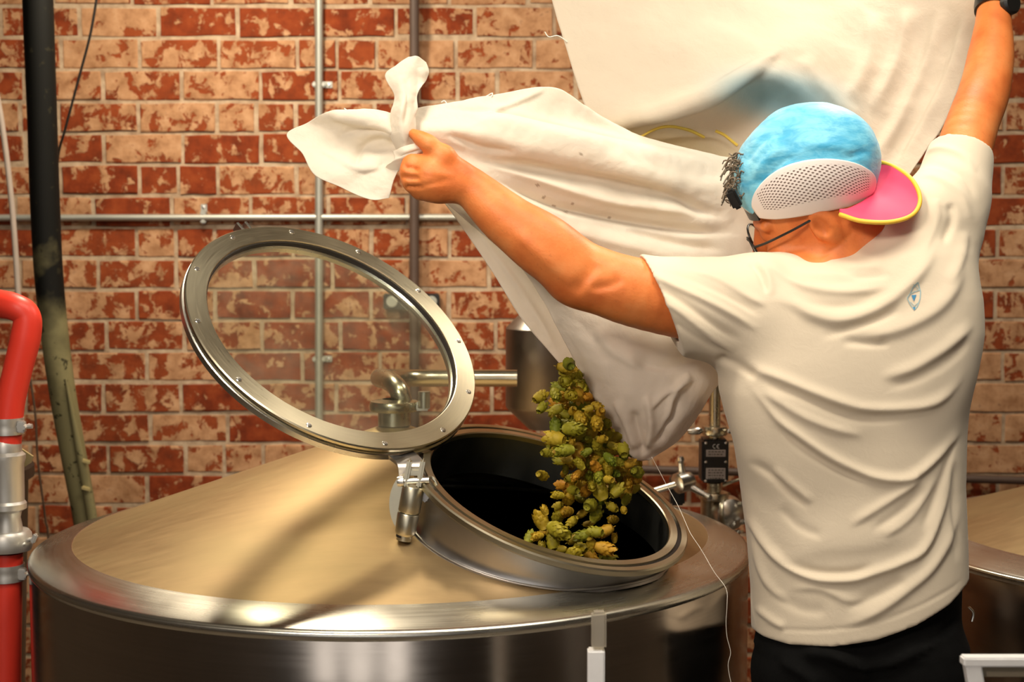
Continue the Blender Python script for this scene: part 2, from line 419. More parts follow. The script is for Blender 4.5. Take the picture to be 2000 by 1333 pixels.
# second ridge of the hose end
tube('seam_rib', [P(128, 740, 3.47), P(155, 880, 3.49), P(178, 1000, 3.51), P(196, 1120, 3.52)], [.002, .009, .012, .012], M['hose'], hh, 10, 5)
tube('thin_cable', [P(194, -40, 3.7), P(178, 60, 3.7), P(152, 160, 3.7), P(128, 250, 3.7), P(113, 310, 3.72), P(108, 420, 3.75)], .0032, M['black'], None, 8, 6, label='thin black cable slanting down to the thick black hose', cat='cable')
tube('grey_tube', [P(-14, 150, 3.8), P(2, 230, 3.8), P(18, 350, 3.8), P(28, 460, 3.8), P(36, 590, 3.8), P(40, 700, 3.8)], .0072, simple('grey_pvc', (.46, .38, .32), .5), None, 12, 6, label='pale grey thin tube hanging on the brick wall above the red hose', cat='tube')
tube('thin_wire', [P(50, 690, 3.6), P(68, 800, 3.6), P(74, 900, 3.6), P(88, 1010, 3.6), P(96, 1100, 3.6), P(104, 1600, 3.6), Vector((P(108, 1900, 3.6).x, 3.6, .004))], .0028, simple('brown_wire', (.12, .07, .04), .6), None, 8, 6, label='thin brown wire hanging between the red hose and the black hose', cat='wire')

HY = 2.78; HK = HY/2.3
M['alu'] = simple('matt_aluminium', (.62, .60, .56), .42, .75, .10, 20)
rh = empty('red_hose', P(12, 1333, HY), 'red rubber hose with steel couplings standing left of the tank', 'hose')
pts = [P(-120, 575, HY+.08), P(-60, 580, HY+.05), P(-10, 592, HY+.02), P(28, 600, HY), P(52, 618, HY), P(50, 660, HY), P(34, 725, HY), P(20, 790, HY), P(14, 860, HY), P(14, 900, HY)]
tube('upper_hose', pts, [v*HK for v in (.0215, .0215, .0215, .0205, .0205, .0225, .0215, .0215, .0212, .0212)], M['red'], rh, 28, 8)
tube('lower_hose', [P(14, 1080, HY), P(12, 1200, HY), P(10, 1420, HY), P(10, 1900, HY)], .0235*HK, M['red'], rh, 28, 6)
def band(px, py, r, hgt, name='hose_clamp'):
    c = P(px, py, HY)
    b = lathe(name, [(r, -hgt), (r+.003, -hgt), (r+.003, -hgt*.3), (r+.002, 0), (r+.003, hgt*.3), (r+.003, hgt), (r, hgt)], c, (0, 0, 1), M['alu'], rh, 40)
    bm = bmesh.new(); tube_bm(bm, [c+Vector((r-.004, -.014, 0)), c+Vector((r+.024, -.016, .001))], .0045, 10)
    tube_bm(bm, [c+Vector((r+.012, -.030, 0)), c+Vector((r+.012, .004, 0))], .004, 8)
    box_bm(bm, c+Vector((r+.004, -.014, 0)), (.014, .014, hgt*1.4), bev=.002)
    bmo('clamp_screw', bm, M['alu'], b, True, 40)
band(14, 832, .0222*HK, .0125*HK)
band(13, 1118, .0245*HK, .0125*HK)
c = P(13, 940, HY)
pxm = HY/F
lathe('coupling', [(a_*HK, b_*HK) for a_, b_ in [(.0, .062), (.021, .062), (.0235, .056), (.0235, .045), (.0285, .040), (.0285, .034), (.026, .026), (.0255, -.030), (.0285, -.034), (.0285, -.042), (.021, -.047), (.019, -.056), (.021, -.066), (.023, -.082), (0, -.084)]], c, (0, 0, 1), M['alu'], rh, 48)
tc = lathe('ferrule_clamp', [(a_*HK, b_*HK) for a_, b_ in [(.018, .017), (.033, .017), (.037, .012), (.0385, -.006), (.036, -.013), (.018, -.016)]], P(13, 1058, HY), (0, 0, 1), M['alu'], rh, 48)
bm = bmesh.new(); c2 = P(50, 1055, HY)
box_bm(bm, c2+Vector((-.004, -.004, 0)), (.022, .018, .020), bev=.003)
tube_bm(bm, [c2+Vector((.0, -.008, 0)), c2+Vector((.020, -.010, .004))], .004, 10)
box_bm(bm, c2+Vector((.020, -.012, .005)), (.008, .010, .018), Matrix.Rotation(.4, 3, 'Y'), .002)
tube_bm(bm, [c2+Vector((-.010, -.030, -.006)), c2+Vector((.004, -.020, -.004))], .005, 10)
bmo('wing_bolt', bm, M['alu'], tc, True, 40)
# pale lever plate behind the coupling
bm = bmesh.new(); a = [P(34, 872, HY+.06), P(64, 892, HY+.06), P(60, 905, HY+.06), P(36, 920, HY+.06)]
v1 = [bm.verts.new(p) for p in a]; v2 = [bm.verts.new(p+Vector((0, .006, 0))) for p in a]
bm.faces.new(v1); bm.faces.new(v2[::-1])
for i in range(4): bm.faces.new((v1[i], v2[i], v2[(i+1) % 4], v1[(i+1) % 4]))
bmo('lever', bm, simple('dull_brass', (.42, .33, .16), .4), rh, False)
# dark bin between hose and tank
bb = empty('black_bin', (-1.22, 3.15, 0), 'black plastic bin on the floor behind the red hose, left of the tank', 'bin')
lathe('bin_body', [(0, 0), (.16, 0), (.20, P(60, 925, 3.15).z), (.19, P(60, 925, 3.15).z), (.15, .05), (0, .05)], (-1.21, 3.15, .0), (0, 0, 1), M['black'], bb, 40)
lathe('bin_rim', [(.19, -.012), (.212, -.012), (.212, .010), (.19, .010)], (-1.21, 3.15, P(60, 925, 3.15).z), (0, 0, 1), M['black'], bb, 40, True)

# ------------------------------------------------------------------ brew tank
TC = Vector((-.216, 2.8, 0)); RT = .645; ZR = H-.584; ZA = H-.353; SL = .34
def tank_body(root, C, R, zr, slope, seam, legs=True):
    zs = zr + .026
    zap = zr + .026 + (seam)*slope - .0
    lathe_local('shell', [(R-.02, .22), (R, .24), (R, zr-.012), (R-.001, zr-.008)], C, (0, 0, 1), M['shell'], root, 160, angle=50)
    lathe_local('rim_band', [(R-.001, zr-.010), (R+.0025, zr-.006), (R+.0035, zr), (R+.001, zr+.0045), (R-.005, zr+.0075), (seam+.001, zs+.0008), (seam, zs)], C, (0, 0, 1), M['band'], root, 160, angle=50)
    lathe('base_pan', [(0, .20), (R-.05, .20), (R-.02, .22)], C, (0, 0, 1), M['shell'], root, 96)
    if legs:
        for k in range(4):
            a = PI/4+k*PI/2
            p = C+Vector((math.cos(a), math.sin(a), 0))*(R-.09)
            l = lathe('leg', [(0, .0), (.045, .0), (.045, .01), (.022, .014), (.022, .215), (0, .215)], p, (0, 0, 1), M['pipe'], root, 24)
    return zs
SEAM = RT-.072
tank = empty('brew_tank', (TC.x, TC.y, 0), 'large round stainless steel brew tank with open round hatch on its cone top', 'tank')
zs = tank_body(tank, TC, RT, ZR, SL, SEAM)
# cone top with a real hole
MC = Vector((.064, 2.506, H-.440)); MN = Vector((.300, -.252, .920)).normalized(); MR = .238; NR = .218; NI = .206
apex = Vector((TC.x, TC.y, ZA))
bm = bmesh.new()
prof = [(SEAM, zs)] + [(SEAM*(1-i/24), zs+(ZA-.004-zs)*(i/24)) for i in range(1, 24)] + [(.012, ZA-.004), (0, ZA-.003)]
lathe_bm(bm, prof, TC, (0, 0, 1), 200)
me = bpy.data.meshes.new('cone'); bm.to_mesh(me); bm.free()
cone = link('cone_top', me, M['cone'], tank)
cb = bmesh.new(); lathe_bm(cb, [(0, -.3), (NI+.004, -.3), (NI+.004, .3), (0, .3)], MC, MN, 96); bmesh.ops.recalc_face_normals(cb, faces=cb.faces[:])
cm = bpy.data.meshes.new('cut'); cb.to_mesh(cm); cb.free(); cut = bpy.data.objects.new('cut', cm); COL.objects.link(cut)
mo = cone.modifiers.new('b', 'BOOLEAN'); mo.operation = 'DIFFERENCE'; mo.object = cut; mo.solver = 'EXACT'
bpy.context.view_layer.update()
dg = bpy.context.evaluated_depsgraph_get(); nm = bpy.data.meshes.new_from_object(cone.evaluated_get(dg))
cone.modifiers.clear()
# drop the cutter's walls that came in with the difference
bm = bmesh.new(); bm.from_mesh(nm)
def cone_z(p): 
    r = math.hypot(p.x-TC.x, p.y-TC.y); return np.interp(r, [0, SEAM], [ZA-.004, zs])
bad = [f for f in bm.faces if abs(f.calc_center_median().z-cone_z(f.calc_center_median())) > .006]
bmesh.ops.delete(bm, geom=bad, context='FACES')
bmesh.ops.recalc_face_normals(bm, faces=bm.faces[:]); bm.to_mesh(nm); bm.free()
cone.data = nm; nm.shade_smooth(); bpy.data.objects.remove(cut)
if len(nm.materials) == 0: nm.materials.append(M['cone'])
# hatch neck: walls trimmed to the cone surface
MF = frame(MN)
def ring_on_cone(r, n=96, extra=0.0):
    out = []
    for i in range(n):
        d = MF @ Vector((r*math.cos(2*PI*i/n), r*math.sin(2*PI*i/n), 0)); lo, hi = -.3, .05
        for _ in range(30):
            m = (lo+hi)/2; q = MC+d+MN*m
            if q.z > cone_z(q): hi = m
            else: lo = m
        out.append(MC+d+MN*(lo+extra))
    return out
def neck_wall(name, r0, r1, top, mat, parent, flare=.0, extra=0.):
    bm = bmesh.new(); n = 96
    A = ring_on_cone(r1, n, extra); T = [MC+MF @ Vector((r0*math.cos(2*PI*i/n), r0*math.sin(2*PI*i/n), top)) for i in range(n)]
    rows = [T, [T[i].lerp(A[i], .35) for i in range(n)], [T[i].lerp(A[i], .75)+(A[i]-MC).normalized()*0 for i in range(n)], A]
    if flare:
        rows.append([A[i] + (MF @ Vector((math.cos(2*PI*i/n), math.sin(2*PI*i/n), 0)))*flare - MN*.006 for i in range(n)])
    R_ = [[bm.verts.new(p) for p in row] for row in rows]
    for a, b in zip(R_, R_[1:]):
        for i in range(n): bm.faces.new((a[i], a[(i+1) % n], b[(i+1) % n], b[i]))
    return bmo(name, bm, mat, parent, True, 60)
hatch = neck_wall('hatch_neck', NR+.004, NR, -.008, M['neck'], tank, .007, .004)
neck_wall('neck_lining', NI+.002, NI+.002, -.007, M['inner'], hatch, 0, -.012)
# weld bead
A = ring_on_cone(NR+.004, 96, .002); bm = bmesh.new(); tube_bm(bm, A+[A[0]], .0022, 6, False); bmo('weld_bead', bm, M['neck'], hatch)
lathe_local('hatch_flange', [(NI, -.008), (NI, 0), (NI+.0015, .002), (.2195, .002), (.2200, -.003), (.2262, -.003), (.2267, .002), (MR-.002, .002), (MR, -.0005), (MR, -.008), (MR-.005, -.012), (NR, -.013)], MC, MN, M['ringsteel'], hatch, 128)
lathe('hatch_gasket', [(.2200, -.0035), (.2200, -.0015), (.2262, -.0015), (.2262, -.0035)], MC, MN, M['gasket'], hatch, 128, True)
# wort inside
bm = bmesh.new(); lathe_bm(bm, [(0, 0), (RT-.03, 0)], (TC.x, TC.y, ZR-.20), (0, 0, 1), 96)
bmo('dark_wort', bm, simple('black_wort', (.004, .003, .002), .12), None, True, label='black liquid filling the tank below the open hatch', cat='liquid', kind='thing')

# ---- lid
LR = .265; s_ = LR/.275
LC = Vector((0, 0, H)) + (Vector((-.310, 2.694, H-.186)) - Vector((0, 0, H)))*s_
LN_ = Vector((.459, -.4925, .739)).normalized()
LF = frame(LN_)
lid = empty('hatch_lid', LC, 'round glass lid in a screwed steel ring, swung open'); lid.parent = tank; lid.matrix_parent_inverse = wm(tank).inverted()
LI = .228
lathe_local('glass_ring', [(LI, -.0075), (LI, -.001), (LI+.001, 0), (LR-.002, 0), (LR, -.002), (LR, -.0065), (LR-.004, -.0075)], LC, LN_, M['ringsteel'], lid, 160, True)
lathe('ring_gasket', [(LI-.0022, -.0118), (LI-.0018, -.0035), (LI+.001, -.0035), (LR-.006, -.0075), (LR-.006, -.0118)], LC, LN_, M['gasket'], lid, 128, True)
lathe_local('outer_ring', [(LI-.003, -.026), (LI-.003, -.0175), (LI+.002, -.0115), (LR-.003, -.0115), (LR+.001, -.014), (LR+.001, -.024), (LR-.003, -.026)], LC, LN_, M['chrome'], lid, 160, True)
lathe('glass_pane', [(0, -.0165), (LI-.003, -.0165), (LI-.003, -.0120), (0, -.0120)], LC, LN_, M['glass'], lid, 96)
# screws: first one located from the photograph's spacing
def lidang(px, py):
    d = P(px, py, 1.) - Vector((0, 0, H)); t = (LC-Vector((0, 0, H))).dot(LN_)/d.dot(LN_)
    q = LF.transposed() @ (Vector((0, 0, H))+d*t-LC); return math.atan2(q.y, q.x)
a0 = lidang(570, 454)
sm = bpy.data.meshes.new('screw'); bm = bmesh.new(); lathe_bm(bm, [(0, .0006), (.0042, .0012), (.0052, .0002), (.0056, -.001)], (0, 0, 0), (0, 0, 1), 14)
for a in (0, PI/2): box_bm(bm, (0, 0, .0010), (.0052, .0012, .0008), Matrix.Rotation(a, 3, 'Z'))
bmesh.ops.recalc_face_normals(bm, faces=bm.faces[:]); bm.to_mesh(sm); bm.free(); sm.materials.append(M['chrome'])
rm = (LI+LR)/2+.006
for k in range(12):
    a = a0+k*PI/6
    o = bpy.data.objects.new('screw', sm); COL.objects.link(o); o.parent = lid
    o.matrix_parent_inverse = wm(lid).inverted()
    o.matrix_basis = Matrix.Translation(LC+LF @ Vector((rm*math.cos(a), rm*math.sin(a), 0))) @ LF.to_4x4()
# latch ears at the far edge
a1 = lidang(487, 443)
for da in (-.032, .032):
    R3 = LF @ Matrix.Rotation(a1+da, 3, 'Z')
    box('latch_ear', LC+R3 @ Vector((LR+.006, 0, -.016)), (.034, .006, .020), M['chrome'], lid, R3, .0015)
# hinge strap on the lid, clevis on the neck
a2 = lidang(800, 886)
R3 = LF @ Matrix.Rotation(a2, 3, 'Z')
pv = P(800, 938, 2.40)
top = LC+R3 @ Vector((LR-.012, 0, -.024))
def plate(name, pts, w, th, mat, parent, wd):
    """bent strap through pts, wide along wd"""
    bm = bmesh.new(); rings = []; wd = Vector(wd).normalized()
    pp = crom(pts, 5)
    for i, p in enumerate(pp):
        t = (pp[min(i+1, len(pp)-1)]-pp[max(i-1, 0)]).normalized(); n = t.cross(wd).normalized()
        ww = w[0]+(w[1]-w[0])*i/(len(pp)-1)
        rings.append([bm.verts.new(p+wd*ww*a+n*th*b) for a, b in ((-1, -1), (1, -1), (1, 1), (-1, 1))])
    for a, b in zip(rings, rings[1:]):
        for i in range(4): bm.faces.new((a[i], a[(i+1) % 4], b[(i+1) % 4], b[i]))
    bm.faces.new(rings[0]); bm.faces.new(rings[-1])
    return bmo(name, bm, mat, parent, True, 30)
wd = Vector((.96, .2, 0))
plate('hinge_strap', [top, P(800, 905, 2.43), P(800, 930, 2.42)], (.026, .017), .003, M['neck'], lid, wd)
hg = empty('hatch_hinge', pv); hg.parent = tank; hg.matrix_parent_inverse = wm(tank).inverted()
# backing plate leaning on the cone (half disc)
bm = bmesh.new(); cc = P(800, 985, 2.42); N = 20; ring1 = []; ring2 = []
for i in range(N+1):
    a = PI/2 + PI*i/N
    q = P(800+38*math.cos(a)*1.05, 985-62*math.sin(a), 2.415); ring1.append(bm.verts.new(q)); ring2.append(bm.verts.new(q+Vector((0, .007, 0))))
bm.faces.new(ring1); bm.faces.new(ring2[::-1])
for i in range(N+1): j = (i+1) % (N+1); bm.faces.new((ring1[i], ring1[j], ring2[j], ring2[i]))
bmo('hinge_plate', bm, M['flange'], hg, False)
yb = 2.395
ax = (P(792, 1040, yb)-P(812, 930, yb)).normalized()
# clevis: two cheeks and a bridge
for px_ in (796, 822):
    cpt = P(px_, 925, yb); R_ = frame(ax, Vector((0, 1, 0)))
    box('clevis_cheek', cpt+ax*.0, (.008, .022, .046), M['flange'], hg, Matrix((Vector((1, 0, 0)), Vector((0, 1, 0)), Vector((0, 0, 1)))).transposed() @ Matrix.Rotation(.18, 3, 'Y'), .003)
box('clevis_bridge', P(812, 921, yb+.004), (.022, .018, .012), M['flange'], hg, None, .003)
lathe('pivot_pin', [(0, 0), (.0075, 0), (.0085, .003), (.0085, .010), (.005, .011), (.005, .05), (0, .05)], P(776, 941, yb-.004), (1, 0, .05), M['chrome'], hg, 20)
lathe('bolt_barrel', [(0, -.002), (.0165, 0), (.0175, .002), (.0175, .040), (.0155, .043), (0, .043)], P(808, 950, yb), ax, M['flange'], hg, 28)
lathe('lower_barrel', [(0, 0), (.0165, 0), (.0175, .002), (.0165, .030), (.0150, .034), (.0125, .036), (.012, .044), (0, .044)], P(798, 1003, yb), ax, M['flange'], hg, 28)
lathe('bolt_shaft', [(.010, -.01), (.010, .03)], P(803, 990, yb), ax, M['gasket'], hg, 20)
lathe('bolt_foot', [(0, 0), (.0125, 0), (.012, .010), (0, .012)], P(790, 1038, yb), ax, M['gasket'], hg, 20)
rp = [P(836, 934, yb)] + [P(836+18*math.sin(t), 955-24*math.cos(t), yb+.005) for t in (.35, .9, 1.5, 2.1, 2.7)]
tube('pull_ring', rp, .0026, M['flange'], hg, 8, 4)
box('hinge_lug', P(828, 962, 2.415), (.03, .03, .02), M['neck'], hg, Matrix.Rotation(.7, 3, 'Y'), .004)

# ---- vent on the apex
vent = empty('vent_pipe', apex, 'steel vent elbow clamped on the tank apex, seen through the lid glass', 'pipe')
lathe('ferrule', [(.030, -.012), (.030, .012), (.036, .016), (.036, .020), (0, .020)], apex, (0, 0, 1), M['pipe'], vent, 40)
cl = lathe('clamp', [(.030, .012), (.043, .014), (.045, .018), (.045, .028), (.043, .032), (.022, .036)], apex, (0, 0, 1), M['pipe'], vent, 40)
bm = bmesh.new(); box_bm(bm, apex+Vector((.052, -.012, .024)), (.026, .016, .016), bev=.003)
tube_bm(bm, [apex+Vector((.052, -.026, .024)), apex+Vector((.052, .014, .024))], .004, 10)
tube_bm(bm, [apex+Vector((.056, -.022, .022)), apex+Vector((.056, -.022, .052))], .011, 16)
bmo('clamp_nut', bm, M['chrome'], cl, True, 40)
tube('elbow', [apex+Vector((.004, 0, .03)), P(786, 790, 2.8), P(780, 765, 2.8), P(766, 748, 2.83), P(748, 740, 2.9), P(742, 739, 3.0), P(752, 739, 3.12), P(775, 739, 3.2), P(820, 739, 3.24), P(900, 739, 3.25), P(1010, 739, 3.25)], .0185, M['pipe'], vent, 20, 6)

# ---- steel canister behind
cn = empty('steel_canister', P(1060, 838, 3.42), 'small dull steel canister with conical base behind the hop stream', 'canister')
cz = P(1062, 640, 3.42); c0 = Vector((cz.x, cz.y, 0)); zz = lambda y: P(1062, y, 3.42).z
lathe('canister_body', [(0, zz(838)), (.034, zz(838)), (.038, zz(834)), (.083, zz(797)), (.085, zz(793)), (.085, zz(642)), (.083, zz(639)), (.052, zz(612)), (.03, zz(606)), (0, zz(606))], c0, (0, 0, 1), steel('grey_canister_steel', (.26, .23, .20), .36, .3, bs=20, var=.15), cn, 64, angle=25)
tube('canister_support', [P(1062, 606, 3.42), P(1062, 480, 3.42)], .012, M['pipe'], cn, 12, 0)

# ---- valve group behind the tank's right edge
VY = 3.30
vg = empty('valve_actuator', P(1397, 1060, VY), 'black valve actuator with CE plate on a steel pipe beside the man', 'valve')
vz = lambda y: P(1397, y, VY).z; vo = Vector((P(1397, 700, VY).x, VY, 0))
lathe('upper_pipe', [(0, vz(740)), (.0125, vz(740)), (.0125, vz(836)), (0, vz(836))], vo, (0, 0, 1), M['pipe'], vg, 24)
ucl = lathe('upper_clamp', [(.012, vz(832)), (.026, vz(833)), (.028, vz(837)), (.028, vz(846)), (.026, vz(850)), (.012, vz(852))], vo, (0, 0, 1), M['pipe'], vg, 32)
lathe('wing_nut', [(0, -.020), (.006, -.018), (.0085, -.008), (.0085, .006), (.004, .014), (0, .016)], P(1360, 842, VY-.02), (1, 0, .05), M['chrome'], ucl, 16)
lathe('clamp_knob', [(0, -.006), (.006, -.004), (.006, .004), (0, .006)], P(1425, 842, VY-.02), (0, 1, 0), M['chrome'], ucl, 14)
lathe('stem', [(.016, vz(852)), (.016, vz(862))], vo, (0, 0, 1), M['pipe'], vg, 20)
bx = P(1397, 902, VY-.03)
ab = box('actuator_body', bx+Vector((0, .03, 0)), (.058, .062, .094), M['black'], vg, None, .005)
box('face_plate', bx+Vector((0, -.004, 0)), (.050, .006, .090), simple('gloss_black', (.008, .008, .008), .3), ab, None, .002)
for dx in (-.0215, .0215):
    for dz in (-.041, 0, .041):
        lathe('plate_screw', [(0, -.002), (.003, -.0015), (.0032, .001)], bx+Vector((dx, -.008, dz)), (0, 1, 0), M['chrome'], ab, 10)
lab = simple('grey_label', (.42, .36, .33), .5); ink = simple('label_ink', (.09, .08, .07), .6)
for zc_, hh_ in ((.019, .015), (-.025, .024)):
    s = box('label_plate', bx+Vector((0, -.0078, zc_)), (.042, .0012, hh_), lab, ab, None, .0004)
    bm = bmesh.new(); rr = random.Random(5)
    for r_ in range(int(hh_/.006)):
        xx = -.016
        while xx < .014:
            ww = rr.uniform(.002, .006); box_bm(bm, bx+Vector((xx+ww/2, -.0087, zc_+hh_/2-.004-r_*.006)), (ww, .0004, .0022)); xx += ww+.002
    bmo('small_print', bm, ink, s, False)
wh = simple('white_print', (.75, .72, .68), .5)
def arc_strip(bm, c, r, w, a0, a1, n=12, y=0):
    vs = []
    for i in range(n+1):
        a = a0+(a1-a0)*i/n; d = Vector((math.cos(a), 0, math.sin(a)))
        vs.append((bm.verts.new(c+d*(r-w)), bm.verts.new(c+d*r)))
    for p, q in zip(vs, vs[1:]): bm.faces.new((p[0], p[1], q[1], q[0]))
bm = bmesh.new(); cc = bx+Vector((0, -.0082, .034))
arc_strip(bm, cc+Vector((-.0022, 0, 0)), .0048, .0013, PI*.42, PI*1.58)
arc_strip(bm, cc+Vector((.0062, 0, 0)), .0048, .0013, PI*.42, PI*1.58)
box_bm(bm, cc+Vector((.0040, 0, 0)), (.0036, .0003, .0012))
bmo('ce_mark', bm, wh, ab, False)
lathe('lower_stem', [(.0155, vz(944)), (.0155, vz(962)), (.011, vz(963)), (.011, vz(966))], vo, (0, 0, 1), M['pipe'], vg, 20)
lathe('lower_clamp', [(.012, vz(960)), (.030, vz(962)), (.032, vz(966)), (.032, vz(974)), (.028, vz(977)), (.012, vz(978))], vo, (0, 0, 1), M['pipe'], vg, 32)
lathe('lower_pipe', [(0, vz(974)), (.0165, vz(974)), (.0165, vz(1120)), (0, vz(1120))], vo+Vector((-.012, 0, 0)), (0, 0, 1), M['pipe'], vg, 24)
bc = P(1420, 1003, VY+.0)
bv = lathe('valve_ball', [(0, -.034), (.018, -.032), (.034, -.020), (.040, 0), (.034, .020), (.018, .032), (0, .034)], bc, (.35, -.9, 0), M['chrome'], vg, 32)
lathe('valve_flange', [(.034, -.004), (.046, -.004), (.047, 0), (.046, .004), (.034, .004)], bc, (.9, -.4, .1), M['pipe'], bv, 40, True)
for (x, y) in ((1412, 1046), (1440, 1040), (1452, 1020), (1448, 985)):
    lathe('valve_bolt', [(0, -.007), (.006, -.006), (.0065, .004), (.0035, .005), (.0035, .014), (0, .014)], P(x, y, VY-.03), (.6, -.7, .2), M['chrome'], bv, 6)
tube('side_rod', [P(1412, 948, VY-.01), P(1446, 936, VY-.02), P(1475, 928, VY-.02)], .0035, M['pipe'], vg, 10, 4)
# tee handle assembly
th = empty('tee_handle', P(1333, 943, 3.2), 'three-armed steel tee handle fixed behind the hatch flange', 'handle')
tcx = P(1335, 942, 3.2)
lathe('hub', [(0, -.022), (.016, -.021), (.018, -.018), (.018, -.006), (.022, -.004), (.022, .016), (.019, .018), (0, .018)], tcx, (-.8, -.45, -.12), M['chrome'], th, 28)
for q in ((1329, 898), (1384, 972)):
    p2 = P(*q, 3.19); st = P(1333, 930, 3.2) if q[1] < 930 else P(1346, 950, 3.2)
    a_ = tube('arm', [st, p2], [.0085, .0055], M['chrome'], th, 12, 0)
    lathe('arm_knob', [(0, -.009), (.006, -.007), (.0085, 0), (.006, .007), (0, .009)], p2, (p2-st).normalized(), M['chrome'], a_, 16)
tube('arm', [P(1325, 945, 3.2), P(1270, 962, 3.22)], .0075, M['chrome'], th, 12, 0)
box('handle_bracket', P(1322, 958, 3.24), (.03, .04, .06), M['black'], th, None, .004)

# ---- second tank at the right edge
T2 = Vector((1.36, 3.05, 0))
tank2 = empty('side_tank', (T2.x, T2.y, 0), 'second dark stainless tank partly showing at the right behind the man', 'tank')
R2 = .56
zs2 = tank_body(tank2, T2, R2, H-.635, .34, R2-.075)
lathe('cone_top', [(R2-.075, zs2), (.06, zs2+(R2-.135)*.34), (.05, zs2+(R2-.135)*.34+.03), (0, zs2+(R2-.135)*.34+.03)], T2, (0, 0, 1), M['cone'], tank2, 96)

# ---- white posts near the camera
wp = empty('white_post', P(1164, 1333, 2.0), 'white square post with a cloudy clear sleeve standing before the tank', 'post')
wm_ = simple('gloss_white', (.93, .92, .92), .35)
pz = P(1164, 1268, 2.0)
box('post', (pz.x, 2.0, pz.z/2), (.0225, .0225, pz.z), wm_, wp, None, .002)
t = NT('cloudy_acrylic'); a = t.n('ShaderNodeBsdfTransparent', {'Color': (.9, .88, .82, 1)}); b = t.bsdf(Base_Color=(.55, .50, .42), Roughness=.25)
acr = t.fin(t.n('ShaderNodeMixShader', {0: .45, 1: a.outputs[0], 2: b.outputs[0]}))
pz2 = P(1171, 1196, 2.0)
box('clear_sleeve', (pz2.x-.001, 2.0, (pz.z+pz2.z)/2+.001), (.0195, .0195, pz2.z-pz.z), acr, wp, None, .003)
wf = empty('metal_stand', P(1960, 1333, 1.9), 'white metal stand corner with a grey panel at the lower right', 'stand')
p1 = P(1878, 1291, 1.9); p2 = P(2120, 1291, 1.9)
box('top_rail', ((p1.x+p2.x)/2, 1.9, p1.z), (p2.x-p1.x, .02, .012), wm_, wf, None, .002)
bm = bmesh.new(); q1 = P(1896, 1286, 1.9); q2 = P(1912, 1380, 1.9); dirp = (q2-q1).normalized()
L = q1.z/abs(dirp.z)
box_bm(bm, q1+dirp*L/2, (.020, .018, L), frame(dirp, Vector((0, 1, 0))), .002); bmo('frame_leg', bm, wm_, wf, True, 40)
q3 = P(2110, 1300, 1.9); box('frame_leg', (q3.x, 1.9, q3.z/2), (.02, .018, q3.z), wm_, wf, None, .002)
pp = P(2010, 1313, 1.9); box('grey_panel', (pp.x, 1.905, pp.z), (p2.x-p1.x-.03, .006, .014), simple('grey_panel', (.24, .20, .14), .6), wf)

# ------------------------------------------------------------------ cloth tools
def resample(C, nu, nv):
    C = np.asarray(C, float)           # R x C x 3
    def cr(A, n):
        k = A.shape[0]; t = np.linspace(0, k-1-1e-9, n); i = t.astype(int); f = (t-i)[:, None, None]
        g = lambda j: A[np.clip(j, 0, k-1)]
        p0, p1, p2, p3 = g(i-1), g(i), g(i+1), g(i+2)
        e0 = (i-1 < 0)[:, None, None]; p0 = np.where(e0, 2*p1-p2, p0); e3 = (i+2 > k-1)[:, None, None]; p3 = np.where(e3, 2*p2-p1, p3)
        return .5*(2*p1+(p2-p0)*f+(2*p0-5*p1+4*p2-p3)*f*f+(3*p1-p0-3*p2+p3)*f**3)
    A = cr(C, nv); return cr(A.transpose(1, 0, 2), nu).transpose(1, 0, 2)     # nv x nu x 3
def dist_poly(Q, pl, taper=True):
    """distance in px from points Q to a polyline, and position 0..1 along it"""
    pl = np.array([tuple(v) for v in crom([(x, y, 0) for x, y in pl], 6)])[:, :2]
    best = np.full(len(Q), 1e9); u = np.zeros(len(Q)); side = np.zeros(len(Q))
    n = len(pl)-1
    for i in range(n):
        a, b = pl[i], pl[i+1]; ab = b-a; L = ab@ab+1e-9
        t = np.clip(((Q-a)@ab)/L, 0, 1); d = Q-a-t[:, None]*ab; dd = np.hypot(d[:, 0], d[:, 1]); m = dd < best
        best[m] = dd[m]; u[m] = (i+t[m])/n; side[m] = np.sign(ab[0]*d[m, 1]-ab[1]*d[m, 0])
    return best, u, side
def emboss(V, Nn, folds, facing=None):
    Q = proj(V); D = np.zeros(len(V))
    for pl, wd_, amp in folds:
        pa = np.array(pl); lo = pa.min(0)-wd_*4; hi = pa.max(0)+wd_*4
        m = (Q[:, 0] > lo[0]) & (Q[:, 0] < hi[0]) & (Q[:, 1] > lo[1]) & (Q[:, 1] < hi[1])
        if facing is not None: m &= facing > 0
        idx = np.where(m)[0]
        if not len(idx): continue
        d, u, sd = dist_poly(Q[idx], pl)
        env = np.clip(np.minimum(u, 1-u)*4, 0, 1); env = env*env*(3-2*env)
        # steeper below a ridge than above it
        wloc = wd_*np.where(sd > 0, .75, 1.35)
        val = amp*np.exp(-(d/wloc)**2)*env
        if facing is not None: val *= np.clip(facing[idx]*2, 0, 1)
        D[idx] += val
    return V + Nn*D[:, None]
def grid_normals(G):
    du = np.gradient(G, axis=1); dv = np.gradient(G, axis=0); n = np.cross(du, dv); n /= np.linalg.norm(n, axis=2, keepdims=True)+1e-12
    return n
